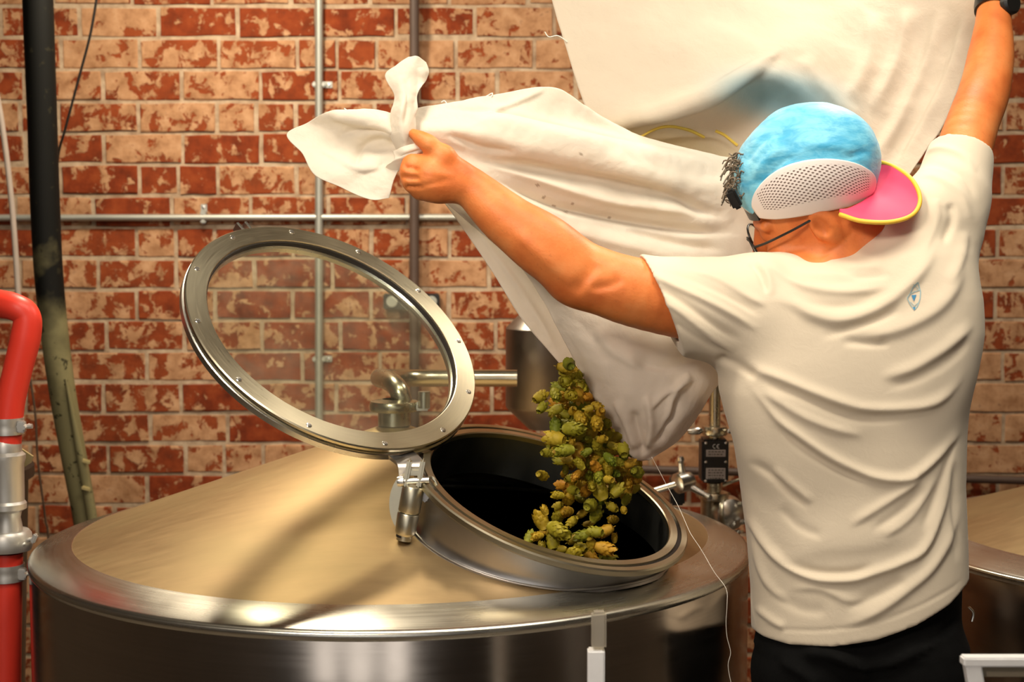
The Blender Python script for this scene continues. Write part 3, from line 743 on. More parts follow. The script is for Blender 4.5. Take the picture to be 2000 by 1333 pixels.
def cloth(name, ctrl, nu, nv, parent, folds=(), wr=.0015, wf=30., tint=None, ndir=None, th=.0012, mat=None, fray=0, kw={}):
    """ctrl rows of (px,py,Y); real cloth surface with folds, converted to world space"""
    W = np.array([[P(*c) for c in row] for row in ctrl], float)
    G = resample(W, nu, nv); N = grid_normals(G)
    if N[..., 1].mean() > 0: N = -N           # towards the room
    V = G.reshape(-1, 3); Nn = N.reshape(-1, 3)
    nz = np.array([noise.fractal(Vector(v)*wf, 1., 2., 4) for v in V]); V = V + Nn*(nz*wr)[:, None]
    V = emboss(V, Nn, folds)
    if fray:
        for edge in (0, nv-1):
            pass
    idx = np.arange(nu*nv).reshape(nv, nu)
    Fc = np.stack([idx[:-1, :-1], idx[:-1, 1:], idx[1:, 1:], idx[1:, :-1]], -1).reshape(-1, 4)
    me = np_mesh(name, V, Fc)
    ca = me.color_attributes.new('tint', 'FLOAT_COLOR', 'POINT'); cols = np.ones((len(V), 4), np.float32)
    if tint: cols[:, :3] = tint(proj(V), V)
    ca.data.foreach_set('color', cols.ravel())
    o = link(name, me, mat or M['cloth'], parent, True, **kw)
    if th:
        md = o.modifiers.new('solid', 'SOLIDIFY'); md.thickness = th; md.offset = 0
    return o
def blob(Q, cx, cy, rx, ry, ang=0):
    a = math.radians(ang); dx = Q[:, 0]-cx; dy = Q[:, 1]-cy
    u = (dx*math.cos(a)+dy*math.sin(a))/rx; v = (-dx*math.sin(a)+dy*math.cos(a))/ry
    return np.exp(-(u*u+v*v)**1.5)

# ------------------------------------------------------------------ the sack
sack = empty('hop_sack', P(1262, 903, 2.56), 'large cream cotton sack held up by the man, pouring hops into the tank', 'sack')
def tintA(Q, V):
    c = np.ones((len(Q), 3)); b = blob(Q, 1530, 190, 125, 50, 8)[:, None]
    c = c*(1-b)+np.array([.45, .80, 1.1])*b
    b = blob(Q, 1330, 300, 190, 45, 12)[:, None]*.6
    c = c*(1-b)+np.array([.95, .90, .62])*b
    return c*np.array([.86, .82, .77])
A = [
 [(1055, -110, 2.76), (1200, -110, 2.80), (1350, -110, 2.88), (1500, -110, 2.98), (1650, -110, 3.02), (1800, -100, 2.98), (1922, -50, 2.86)],
 [(1078, 0, 2.73), (1215, 0, 2.75), (1365, 0, 2.80), (1515, 5, 2.88), (1665, 10, 2.94), (1805, 10, 2.93), (1921, 10, 2.84)],
 [(1106, 95, 2.70), (1240, 95, 2.71), (1390, 92, 2.73), (1525, 80, 2.78), (1670, 95, 2.88), (1800, 115, 2.89), (1893, 110, 2.83)],
 [(1136, 190, 2.68), (1262, 178, 2.68), (1400, 150, 2.68), (1525, 120, 2.74), (1655, 170, 2.82), (1765, 215, 2.84), (1850, 230, 2.80)],
 [(1160, 250, 2.67), (1272, 222, 2.65), (1400, 178, 2.64), (1512, 150, 2.70), (1645, 225, 2.78), (1742, 285, 2.80), (1805, 300, 2.77)],
 [(1172, 264, 2.68), (1285, 246, 2.67), (1405, 215, 2.69), (1510, 200, 2.74), (1640, 275, 2.76), (1725, 330, 2.76), (1775, 345, 2.74)],
 [(1200, 290, 2.71), (1300, 290, 2.72), (1410, 270, 2.74), (1515, 270, 2.75), (1640, 335, 2.74), (1710, 375, 2.72), (1752, 400, 2.70)],
 [(1215, 340, 2.72), (1310, 350, 2.73), (1420, 345, 2.73), (1520, 360, 2.73), (1630, 400, 2.71), (1690, 430, 2.70), (1725, 450, 2.68)],
]
fA = [([(1175, 262), (1240, 236), (1300, 222), (1380, 195), (1440, 160), (1500, 120), (1525, 90)], 13, .016),
      ([(1700, 20), (1690, 120), (1650, 200)], 16, .008), ([(1770, 10), (1750, 110), (1700, 220)], 14, .009), ([(1840, 10), (1810, 120), (1750, 240), (1700, 320)], 14, .010),
      ([(1890, 20), (1860, 130), (1800, 250), (1750, 340)], 10, .008), ([(1560, 110), (1600, 170), (1680, 250)], 16, .008),
      ([(1350, 20), (1450, 50), (1510, 90)], 22, -.006), ([(1250, 275), (1330, 262), (1400, 268), (1450, 300)], 8, .006)]
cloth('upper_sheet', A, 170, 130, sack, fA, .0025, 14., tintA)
B = [
 [(798, 214, 2.445), (885, 200, 2.47), (950, 188, 2.50), (1075, 170, 2.53), (1140, 205, 2.56), (1250, 268, 2.62), (1400, 305, 2.65), (1520, 300, 2.66)],
 [(800, 238, 2.43), (900, 228, 2.45), (1000, 235, 2.49), (1100, 248, 2.53), (1200, 272, 2.58), (1300, 296, 2.62), (1420, 322, 2.645), (1530, 330, 2.65)],
 [(804, 252, 2.425), (920, 258, 2.43), (1030, 282, 2.46), (1150, 305, 2.50), (1250, 330, 2.54), (1350, 350, 2.59), (1450, 370, 2.63), (1530, 380, 2.645)],
 [(810, 266, 2.425), (930, 305, 2.45), (1040, 340, 2.49), (1150, 368, 2.53), (1250, 390, 2.57), (1350, 415, 2.60), (1450, 430, 2.63), (1520, 440, 2.64)],
 [(830, 280, 2.43), (930, 335, 2.45), (1040, 395, 2.49), (1130, 430, 2.53), (1230, 455, 2.57), (1340, 475, 2.60), (1440, 500, 2.62), (1500, 520, 2.63)],
 [(836, 300, 2.44), (930, 375, 2.46), (1020, 440, 2.50), (1110, 505, 2.53), (1220, 560, 2.55), (1330, 600, 2.58), (1430, 620, 2.60), (1480, 620, 2.61)],
 [(846, 326, 2.45), (925, 400, 2.47), (1010, 460, 2.50), (1100, 540, 2.52), (1210, 630, 2.515), (1310, 700, 2.52), (1380, 735, 2.54), (1412, 735, 2.57)],
 [(857, 358, 2.46), (915, 420, 2.48), (1000, 480, 2.50), (1080, 560, 2.51), (1160, 680, 2.505), (1235, 775, 2.505), (1305, 835, 2.52), (1338, 845, 2.56)],
 [(868, 394, 2.47), (922, 440, 2.49), (985, 492, 2.51), (1042, 556, 2.53), (1112, 684, 2.54), (1180, 812, 2.55), (1235, 893, 2.56), (1268, 900, 2.565)],
]
fB = [([(900, 222), (1004, 250), (1148, 282), (1328, 318), (1420, 330)], 22, .012),
      ([(860, 212), (960, 222), (1110, 258), (1180, 276), (1330, 305)], 6, -.006),
      ([(914, 308), (1004, 326), (1112, 347), (1220, 367), (1310, 390), (1364, 412), (1420, 425)], 12, -.014),
      ([(930, 312), (1076, 362), (1184, 392), (1274, 405), (1370, 420)], 15, .010),
      ([(946, 340), (1022, 378), (1094, 407), (1166, 423), (1256, 439), (1364, 454), (1450, 455)], 10, -.013),
      ([(1000, 395), (1100, 445), (1220, 480), (1340, 505)], 20, .008),
      ([(943, 230), (1000, 205), (1065, 174)], 7, .004), ([(870, 262), (940, 290), (1010, 300)], 8, -.005),
      ([(1220, 450), (1320, 478), (1420, 490)], 10, -.006), ([(1180, 530), (1260, 540), (1340, 545)], 14, -.005),
      ([(1235, 800), (1245, 850), (1258, 892)], 9, -.006), ([(1260, 770), (1270, 830), (1262, 880)], 8, .006), ([(1320, 770), (1310, 820), (1280, 870)], 9, -.006),
      ([(1350, 730), (1320, 760), (1300, 830)], 9, .006), ([(1200, 780), (1225, 830), (1240, 880)], 10, .005), ([(1160, 640), (1200, 690), (1260, 720)], 14, .005),
      ([(1230, 700), (1300, 720), (1370, 700)], 12, -.005), ([(1270, 800), (1300, 770), (1360, 740)], 7, .004)]
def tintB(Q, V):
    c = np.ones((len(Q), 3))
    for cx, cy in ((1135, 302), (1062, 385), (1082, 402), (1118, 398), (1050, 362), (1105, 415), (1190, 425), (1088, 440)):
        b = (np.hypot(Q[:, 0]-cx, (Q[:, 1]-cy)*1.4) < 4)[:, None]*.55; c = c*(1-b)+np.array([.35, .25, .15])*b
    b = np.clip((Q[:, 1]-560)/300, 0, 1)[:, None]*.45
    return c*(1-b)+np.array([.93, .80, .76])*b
fB = [(a, b*.85, c*1.35) for a, b, c in fB]
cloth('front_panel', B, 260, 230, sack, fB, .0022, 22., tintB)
Cc = [
 [(862, 388, 2.475), (905, 448, 2.50), (962, 532, 2.53), (1018, 622, 2.56), (1075, 690, 2.585), (1118, 742, 2.60), (1150, 800, 2.61)],
 [(872, 388, 2.48), (945, 450, 2.51), (1010, 530, 2.545), (1070, 600, 2.58), (1120, 680, 2.60), (1160, 740, 2.615), (1200, 810, 2.62)],
 [(900, 400, 2.485), (975, 460, 2.52), (1060, 530, 2.56), (1130, 600, 2.60), (1200, 680, 2.625), (1240, 760, 2.63), (1270, 830, 2.625)],
 [(930, 400, 2.49), (1030, 460, 2.53), (1130, 530, 2.58), (1230, 610, 2.63), (1320, 680, 2.64), (1360, 740, 2.63), (1300, 840, 2.60)],
]
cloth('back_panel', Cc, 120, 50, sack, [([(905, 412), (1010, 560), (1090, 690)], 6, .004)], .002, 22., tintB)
# knotted corner left of the hand
fl = [
 [(806, 268, 2.425), (790, 240, 2.42), (765, 222, 2.42), (735, 214, 2.42), (700, 214, 2.43)],
 [(804, 272, 2.42), (770, 248, 2.41), (725, 232, 2.405), (680, 224, 2.41), (640, 219, 2.42)],
 [(802, 277, 2.42), (755, 262, 2.41), (700, 252, 2.42), (640, 246, 2.43), (600, 240, 2.435)],
 [(800, 282, 2.42), (750, 276, 2.43), (690, 276, 2.43), (625, 270, 2.43), (560, 263, 2.43)],
 [(799, 287, 2.42), (750, 290, 2.435), (700, 300, 2.43), (645, 305, 2.42), (590, 300, 2.41)],
 [(799, 292, 2.42), (755, 303, 2.425), (710, 322, 2.41), (665, 335, 2.40), (615, 342, 2.395)],
 [(800, 297, 2.42), (762, 315, 2.42), (725, 338, 2.41), (690, 358, 2.40), (668, 367, 2.395)],
 [(801, 302, 2.42), (772, 325, 2.415), (748, 352, 2.405), (728, 378, 2.40), (722, 390, 2.395)],
 [(802, 306, 2.42), (782, 328, 2.41), (770, 350, 2.405), (764, 372, 2.40), (760, 387, 2.40)],
]
cloth('knotted_corner', fl, 90, 110, sack, [([(660, 262), (720, 255), (765, 262)], 7, -.007), ([(690, 330), (715, 285), (760, 270)], 7, -.005), ([(620, 290), (700, 330), (750, 325)], 8, .004), ([(640, 225), (700, 240), (780, 262)], 8, .006)], .0018, 30.)
ear = [
 [(778, 300, 2.415), (792, 296, 2.40), (812, 292, 2.415)],
 [(762, 262, 2.41), (785, 256, 2.39), (812, 252, 2.41)],
 [(764, 222, 2.41), (786, 216, 2.39), (812, 212, 2.41)],
 [(772, 188, 2.415), (792, 184, 2.40), (816, 180, 2.415)],
 [(752, 148, 2.42), (792, 150, 2.41), (830, 158, 2.43)],
 [(774, 128, 2.42), (805, 130, 2.415), (837, 140, 2.43)],
 [(798, 112, 2.425), (815, 110, 2.42), (832, 122, 2.43)],
]
cloth('knotted_corner', ear, 50, 90, sack, [([(790, 250), (798, 200), (790, 150)], 6, -.004), ([(820, 130), (822, 175), (808, 230)], 6, .005)], .0018, 30.)
kn = [
 [(768, 296, 2.41), (790, 286, 2.39), (815, 280, 2.39), (832, 284, 2.40)],
 [(770, 312, 2.40), (792, 300, 2.385), (816, 292, 2.385), (833, 292, 2.40)],
 [(756, 322, 2.41), (786, 314, 2.395), (812, 304, 2.39), (828, 300, 2.41)],
 [(752, 332, 2.42), (778, 334, 2.41), (796, 320, 2.41), (815, 310, 2.42)],
]
cloth('knotted_corner', kn, 40, 40, sack, [([(772, 308), (800, 300), (828, 292)], 4, -.004)], .0015, 30.)
# yellow stripe sewn along the fold, loose threads
bvh_s = None
def drape_curve(name, px, Y, r, mat, parent, n=6, **k):
    return tube(name, [P(x, y, yy) for (x, y), yy in zip(px, Y)], r, mat, parent, n, 5, **k)
dg = bpy.context.evaluated_depsgraph_get()
def bvh_of(o):
    me = o.data; mw = wm(o); return BVHTree.FromPolygons([mw @ v.co for v in me.vertices], [tuple(p.vertices) for p in me.polygons])
def hit(b, px, py, off=.001):
    d = (P(px, py, 1.)-Vector((0, 0, H))).normalized(); loc, nrm, i, dist = b.ray_cast(Vector((0, 0, H)), d)
    if loc is None: return None
    return loc - d*off
ups = [o for o in sack.children if o.name.startswith('upper_sheet')][0]
bu = bvh_of(ups)
for pl, rr_ in (([(1225, 284), (1250, 268), (1280, 252), (1310, 247), (1345, 254), (1375, 268)], .0028), ([(1398, 256), (1415, 264), (1432, 278), (1440, 284)], .0026), ([(1152, 232), (1162, 246), (1168, 254)], .002)):
    q = [hit(bu, x, y, .002) for x, y in pl]; q = [v for v in q if v]
    if len(q) > 2: tube('yellow_seam', q, rr_, M['yellow'], ups, 6, 5)
for pl, Y in (([(1108, 82), (1090, 70), (1072, 72), (1064, 62)], 2.70), ([(700, 214), (685, 218), (672, 212)], 2.43), ([(950, 188), (962, 182), (958, 192)], 2.50), ([(873, 203), (868, 197), (862, 200)], 2.47), ([(1178, 810), (1172, 816), (1170, 826)], 2.55)):
    tube('loose_thread', [P(x, y, Y) for x, y in pl], .0009, M['thread'], sack, 5, 5)
spts = [(1273, 893), (1290, 925), (1303, 950), (1325, 990), (1345, 1035), (1352, 1048), (1370, 1075), (1395, 1118), (1418, 1150), (1420, 1180), (1418, 1215), (1420, 1245), (1427, 1275), (1422, 1300), (1428, 1335), (1440, 1380)]
YY = [2.55, 2.52, 2.49, 2.45, 2.42, 2.41, 2.40, 2.38, 2.36, 2.35, 2.35, 2.35, 2.35, 2.35, 2.35, 2.35]
tube('hanging_string', [P(x, y, q) for (x, y), q in zip(spts, YY)], .0004, M['thread'], None, 6, 4, label='thin pale string dangling from the sack corner down past the tank rim', cat='string')

# ------------------------------------------------------------------ implicit body tools
class Field:
    def __init__(s, lo, hi, h):
        s.o = np.array(lo, np.float32); s.h = h; s.n = (np.ceil((np.array(hi)-np.array(lo))/h)).astype(int)+1
        s.f = np.full(s.n, .2, np.float32)
    def win(s, lo, hi):
        a = np.clip(np.floor((np.array(lo)-s.o)/s.h).astype(int), 0, s.n-1); b = np.clip(np.ceil((np.array(hi)-s.o)/s.h).astype(int)+1, 1, s.n)
        ax = [(s.o[i]+s.h*np.arange(a[i], b[i])).astype(np.float32) for i in range(3)]
        return tuple(slice(a[i], b[i]) for i in range(3)), ax[0][:, None, None], ax[1][None, :, None], ax[2][None, None, :]
    def add(s, fn, lo, hi, k=.01, op='u'):
        m = k+.012; sl, X, Y, Z = s.win(np.array(lo)-m, np.array(hi)+m); d = fn(X, Y, Z).astype(np.float32); a = s.f[sl]
        if op == 'u':
            h = np.clip(.5+.5*(a-d)/k, 0, 1); s.f[sl] = a*(1-h)+d*h-k*h*(1-h)
        elif op == 's':
            d = -d; h = np.clip(.5-.5*(a-d)/k, 0, 1); s.f[sl] = a*(1-h)+d*h+k*h*(1-h)
        elif op == 'i': s.f[sl] = np.maximum(a, d)
    def cone(s, a, b, ra, rb, k=.012, op='u', sq=None):
        a = np.array(a, float); b = np.array(b, float); ab = b-a; L = ab@ab+1e-12
        def fn(X, Y, Z):
            x, y, z = X-a[0], Y-a[1], Z-a[2]; t = np.clip((x*ab[0]+y*ab[1]+z*ab[2])/L, 0, 1)
            return np.sqrt((x-t*ab[0])**2+(y-t*ab[1])**2+(z-t*ab[2])**2)-(ra+(rb-ra)*t)
        r = max(ra, rb); s.add(fn, np.minimum(a, b)-r, np.maximum(a, b)+r, k, op)
    def chain(s, pts, rs, k=.012, sub=0):
        if sub:
            n = len(pts); pp = crom(pts, sub); rs = [float(np.interp(i/sub, range(n), rs)) for i in range(len(pp))]; pts = pp
        for i in range(len(pts)-1): s.cone(pts[i], pts[i+1], rs[i], rs[i+1], k)
    def ell(s, c, r, R=None, k=.012, op='u'):
        c = np.array(c, float); r = np.array(r, float); R = np.eye(3) if R is None else np.array(R)
        def fn(X, Y, Z):
            x, y, z = X-c[0], Y-c[1], Z-c[2]
            l = [R[0, i]*x+R[1, i]*y+R[2, i]*z for i in range(3)]      # columns of R are local axes
            q = np.sqrt((l[0]/r[0])**2+(l[1]/r[1])**2+(l[2]/r[2])**2); g = np.sqrt((l[0]/r[0]**2)**2+(l[1]/r[1]**2)**2+(l[2]/r[2]**2)**2)+1e-9
            return q*(q-1)/g
        m = float(r.max()); s.add(fn, c-m, c+m, k, op)
    def mesh(s, smooth=2):
        f = s.f; ins = f < 0; nx, ny, nz = f.shape
        cnt = np.zeros((nx-1, ny-1, nz-1), np.int8)
        for i in (0, 1):
            for j in (0, 1):
                for k in (0, 1): cnt += ins[i:nx-1+i, j:ny-1+j, k:nz-1+k]
        act = (cnt > 0) & (cnt < 8); I = np.argwhere(act); idx = np.full(act.shape, -1, np.int32); idx[act] = np.arange(len(I))
        acc = np.zeros((len(I), 3)); num = np.zeros(len(I))
        cor = [(i, j, k) for i in (0, 1) for j in (0, 1) for k in (0, 1)]
        for a in cor:
            for ax_ in range(3):
                if a[ax_]: continue
                b = list(a); b[ax_] = 1
                fa = f[I[:, 0]+a[0], I[:, 1]+a[1], I[:, 2]+a[2]]; fb = f[I[:, 0]+b[0], I[:, 1]+b[1], I[:, 2]+b[2]]
                m = (fa < 0) != (fb < 0); t = np.where(m, fa/(fa-fb+1e-20), 0)
                p = np.tile(np.array(a, float), (len(I), 1)); p[:, ax_] += t
                acc[m] += p[m]; num[m] += 1
        V = (I+acc/num[:, None])*s.h+s.o
        quads = []
        for ax_ in range(3):
            u, v = [(1, 2), (2, 0), (0, 1)][ax_]
            sl0 = [slice(None)]*3; sl1 = [slice(None)]*3; sl0[ax_] = slice(0, -1); sl1[ax_] = slice(1, None)
            A_, B_ = ins[tuple(sl0)], ins[tuple(sl1)]; E = np.argwhere(A_ != B_)
            E = E[(E[:, u] > 0) & (E[:, v] > 0) & (E[:, u] < f.shape[u]-1) & (E[:, v] < f.shape[v]-1)]
            fl_ = A_[E[:, 0], E[:, 1], E[:, 2]]
            def g(du, dv):
                q = E.copy(); q[:, u] -= du; q[:, v] -= dv; return idx[q[:, 0], q[:, 1], q[:, 2]]
            q = np.stack([g(1, 1), g(0, 1), g(0, 0), g(1, 0)], 1); q[~fl_] = q[~fl_][:, ::-1]; quads.append(q)
        Q = np.concatenate(quads); Q = Q[(Q >= 0).all(1)]
        for _ in range(smooth):
            e = np.concatenate([Q[:, [0, 1]], Q[:, [1, 2]], Q[:, [2, 3]], Q[:, [3, 0]]]); n = len(V)
            d = np.bincount(e[:, 0], minlength=n).astype(float)+1e-9
            W = np.stack([np.bincount(e[:, 0], V[e[:, 1], i], n) for i in range(3)], 1)/d[:, None]
            W2 = np.stack([np.bincount(e[:, 1], V[e[:, 0], i], n) for i in range(3)], 1)/(np.bincount(e[:, 1], minlength=n)+1e-9)[:, None]
            V = V*.4+(W+W2)*.3
        return V, Q
def vnormals(V, Q):
    n = np.cross(V[Q[:, 2]]-V[Q[:, 0]], V[Q[:, 3]]-V[Q[:, 1]]); N = np.zeros_like(V)
    for i in range(4):
        for c in range(3): N[:, c] += np.bincount(Q[:, i], n[:, c], len(V))
    return N/(np.linalg.norm(N, axis=1, keepdims=True)+1e-12)
def facing_of(V, N):
    d = V-np.array([0, 0, H]); d /= np.linalg.norm(d, axis=1, keepdims=True); return -(d*N).sum(1)

# ------------------------------------------------------------------ the man
man = empty('person', (.55, 2.47, 0), 'man in cream t-shirt and backward blue cap lifting the sack over the tank', 'person')
PY = 2.47
# torso table: py -> left px, right px, centre Y, half depth
tab = [(440, 1760, 1870, 2.50, .050), (462, 1715, 1885, 2.495, .070), (495, 1650, 1893, 2.485, .090), (530, 1520, 1900, 2.48, .102), (580, 1440, 1908, 2.475, .112), (650, 1415, 1908, 2.475, .118), (700, 1402, 1898, 2.475, .12),
       (760, 1405, 1889, 2.475, .122), (850, 1432, 1882, 2.48, .120), (950, 1447, 1880, 2.48, .116), (1050, 1460, 1884, 2.48, .116), (1150, 1468, 1886, 2.48, .120), (1250, 1470, 1880, 2.48, .122), (1330, 1475, 1875, 2.48, .122)]
tz = []; tc_ = []; ta = []; ty = []; tb = []
for py_, l, r, yc, hd in tab:
    a_, b_ = P(l, py_, yc), P(r, py_, yc); tz.append(a_.z); tc_.append((a_.x+b_.x)/2); ta.append((b_.x-a_.x)/2); ty.append(yc); tb.append(hd)
o_ = np.argsort(tz); tz, tc_, ta, ty, tb = [np.array(v)[o_] for v in (tz, tc_, ta, ty, tb)]
def torso_fn(shrink=0.):
    def fn(X, Y, Z):
        z = Z.ravel(); cx = np.interp(z, tz, tc_)[None, None]; a = np.interp(z, tz, ta)[None, None]-shrink; cyy = np.interp(z, tz, ty)[None, None]; b = np.interp(z, tz, tb)[None, None]-shrink
        x = np.abs((X-cx)/a); y = np.abs((Y-cyy)/b); q = (x**2.4+y**2.4)**(1/2.4)
        d = (q-1)*np.minimum(a, b)*.9
        d = np.maximum(d, Z-(tz[-1]-.012)); return np.maximum(d, tz[0]-Z)
    return fn
# arm joints
Lsh = P(1440, 590, 2.455); Lel = P(1135, 545, 2.40); Lwr = P(912, 362, 2.405)
Rsh = P(1852, 420, 2.50); Rel = P(1920, 205, 2.66); Rwr = P(1940, 15, 2.78)
sh = Field((.30, 2.28, .85), (.86, 2.72, 1.80), .0034)
sh.o[0] = P(1235, 600, 2.4).x; sh.n[0] = int((.86-sh.o[0])/sh.h)+1; sh.f = np.full(sh.n, .2, np.float32)
lo = (.1, 2.3, tz[0]-.02); hi = (.85, 2.7, tz[-1]+.02)
sh.add(torso_fn(), lo, hi, .02)
# left sleeve
sh.chain([P(1520, 600, 2.46), P(1430, 606, 2.445), P(1350, 600, 2.425), P(1230, 578, 2.41)], [.088, .077, .070, .068], .035)
sh.chain([P(1700, 570, 2.47), P(1560, 606, 2.455), P(1480, 590, 2.445)], [.066, .054, .062], .035)
sh.ell(P(1486, 548, 2.43), (.040, .045, .036), None, .02)
# right sleeve and shoulder
sh.chain([P(1780, 530, 2.48), P(1835, 440, 2.50), P(1858, 380, 2.525), P(1872, 320, 2.56), P(1885, 255, 2.60)], [.085, .062, .055, .047, .044], .035)
sh.chain([P(1740, 520, 2.46), P(1800, 430, 2.475), P(1838, 400, 2.50)], [.06, .05, .048], .04)
# back fullness
sh.ell(P(1560, 760, 2.42), (.09, .05, .14), None, .06); sh.ell(P(1800, 650, 2.42), (.07, .05, .12), None, .06)
# neckline opening
nb_ = P(1690, 425, 2.50)
sh.cone(P(1600, 330, 2.50), P(1664, 476, 2.50), .080, .066, .008, 's')
# sleeve openings (cut planes) and hollow
def plane_cut(F_, p, n, lo, hi):
    p = np.array(p); n = np.array(Vector(n).normalized())
    F_.add(lambda X, Y, Z: (X-p[0])*n[0]+(Y-p[1])*n[1]+(Z-p[2])*n[2], lo, hi, .001, 'i')
pc = P(1292, 598, 2.42)
plane_cut(sh, pc, (-.91, -.05, -.40), (sh.o[0], 2.28, 1.35), (P(1400, 600, 2.4).x, 2.7, 1.8))
pc2 = P(1870, 290, 2.57)
plane_cut(sh, pc2, (.30, .42, .86), (P(1770, 300, 2.55).x, 2.45, P(1800, 345, 2.55).z), (.87, 2.75, 1.82))
sh.cone(P(1200, 570, 2.405), P(1370, 600, 2.425), .0585, .0585, .003, 's')
sh.cone(P(1895, 215, 2.63), P(1868, 350, 2.54), .042, .042, .003, 's')
# hem
hx = [P(x, y, 2.40) for x, y in ((1380, 1225), (1468, 1237), (1500, 1252), (1540, 1258), (1620, 1257), (1700, 1244), (1780, 1216), (1850, 1180), (1886, 1152), (1950, 1120))]
hxx = np.array([v.x for v in hx]); hzz = np.array([v.z for v in hx])
sh.add(lambda X, Y, Z: (np.interp(X.ravel(), hxx, hzz)[:, None, None]+(Y-2.40)*-.10-Z)*.9, (.1, 2.28, .85), (.9, 2.7, 1.05), .001, 'i')
V, Q = sh.mesh(2); N = vnormals(V, Q); fc = facing_of(V, N)
FS = [
 ([(1474, 502), (1522, 533), (1569, 559), (1632, 571), (1695, 568), (1742, 556)], 9, .008),
 ([(1500, 525), (1560, 545), (1640, 552), (1700, 540)], 10, -.004),
 ([(1490, 575), (1547, 593), (1585, 615), (1626, 626), (1664, 623), (1711, 606), (1752, 578), (1790, 543), (1815, 505), (1828, 460)], 14, .013),
 ([(1530, 570), (1600, 596), (1650, 600), (1700, 588), (1745, 566)], 12, -.007),
 ([(1645, 655), (1700, 656), (1727, 652), (1774, 637), (1821, 612), (1853, 581), (1871, 543), (1880, 500)], 15, .011),
 ([(1600, 660), (1700, 630), (1760, 605)], 9, -.005),
 ([(1640, 668), (1700, 672), (1740, 670)], 9, -.006),
 ([(1715, 740), (1774, 726), (1821, 700), (1868, 666), (1902, 628)], 11, .009),
 ([(1730, 760), (1800, 735), (1860, 700), (1895, 660)], 11, -.006),
 ([(1445, 708), (1475, 722), (1522, 741), (1585, 767), (1648, 790), (1695, 800), (1758, 800), (1821, 790), (1859, 763), (1890, 715)], 9, .010),
 ([(1470, 735), (1540, 765), (1640, 808), (1700, 820), (1790, 815)], 10, -.007),
 ([(1484, 760), (1522, 786), (1569, 815), (1632, 840), (1695, 853)], 9, .007),
 ([(1450, 735), (1490, 785), (1522, 823), (1556, 850), (1616, 892), (1664, 917), (1711, 934), (1758, 939), (1790, 929), (1827, 898), (1865, 855), (1880, 820)], 8, .011),
 ([(1510, 830), (1570, 878), (1640, 920), (1700, 945)], 9, -.007),
 ([(1459, 900), (1506, 929), (1538, 961), (1582, 995)], 8, -.007), ([(1505, 915), (1545, 950), (1590, 985)], 8, .005),
 ([(1430, 860), (1446, 986), (1475, 1036), (1512, 1087), (1553, 1116), (1600, 1133), (1664, 1134), (1711, 1120), (1758, 1103), (1805, 1074), (1837, 1002), (1853, 939), (1862, 880)], 8, .012),
 ([(1515, 1090), (1560, 1112), (1610, 1122), (1670, 1120), (1710, 1105)], 7, -.007),
 ([(1530, 1092), (1600, 1070), (1700, 1060), (1780, 1030)], 30, .006),
 ([(1640, 1228), (1690, 1208), (1727, 1188), (1774, 1153), (1821, 1110), (1860, 1040), (1872, 980)], 10, .010),
 ([(1650, 1190), (1720, 1160), (1770, 1130)], 12, -.007),
 ([(1468, 1040), (1480, 1100), (1505, 1150), (1545, 1180)], 8, .007), ([(1471, 1185), (1506, 1213), (1535, 1230)], 7, .006),
 ([(1540, 1150), (1600, 1150), (1660, 1175), (1700, 1165)], 9, .005), ([(1490, 1140), (1560, 1190), (1620, 1195)], 12, -.004),
 ([(1655, 1030), (1711, 996), (1774, 955), (1800, 930)], 8, .007), ([(1700, 1040), (1760, 1000), (1810, 950)], 8, -.005), ([(1720, 1050), (1780, 1010), (1830, 930)], 7, .005),
 ([(1800, 1040), (1840, 940), (1866, 860)], 7, -.006), ([(1864, 900), (1862, 1000), (1868, 1100)], 7, -.005),
 ([(1520, 990), (1560, 1030), (1610, 1050)], 9, -.004),
 ([(1262, 530), (1300, 552), (1364, 581), (1430, 615), (1485, 650)], 7, .008), ([(1275, 555), (1330, 590), (1400, 640), (1450, 670)], 7, -.006),
 ([(1290, 585), (1330, 612), (1390, 660), (1440, 690)], 7, .007), ([(1310, 625), (1350, 655), (1410, 692)], 6, -.005),
 ([(1300, 530), (1380, 560), (1440, 590), (1490, 620)], 7, -.005), ([(1340, 525), (1400, 545), (1460, 580), (1500, 600)], 7, .006),
 ([(1462, 512), (1482, 535), (1498, 575)], 6, -.007), ([(1478, 508), (1500, 540), (1506, 580)], 6, .005),
 ([(1800, 300), (1835, 290), (1880, 305), (1908, 340)], 6, .005), ([(1790, 330), (1830, 322), (1880, 345), (1906, 390)], 6, -.005), ([(1782, 350), (1820, 345), (1870, 375), (1900, 430)], 7, .006),
 ([(1840, 480), (1862, 430), (1855, 395)], 9, -.009), ([(1850, 560), (1880, 500), (1885, 450)], 10, .006), ([(1800, 500), (1830, 430), (1825, 385)], 9, .005),
 ([(1600, 498), (1660, 520), (1730, 520)], 9, .005), ([(1620, 512), (1680, 540), (1745, 535)], 9, -.005),
 ([(1475, 1223), (1540, 1232), (1620, 1232), (1700, 1220), (1790, 1188), (1860, 1150), (1884, 1128)], 3.5, -.0022),
 ([(1395, 700), (1440, 715), (1480, 740)], 9, -.009),
]
FS = [(a, b*1.0, c*.62) for a, b, c in FS]
V = emboss(V, N, FS, fc)
shirt = link('t_shirt', np_mesh('t_shirt', V, Q), M['shirt'], man)
bs = bvh_of(shirt)
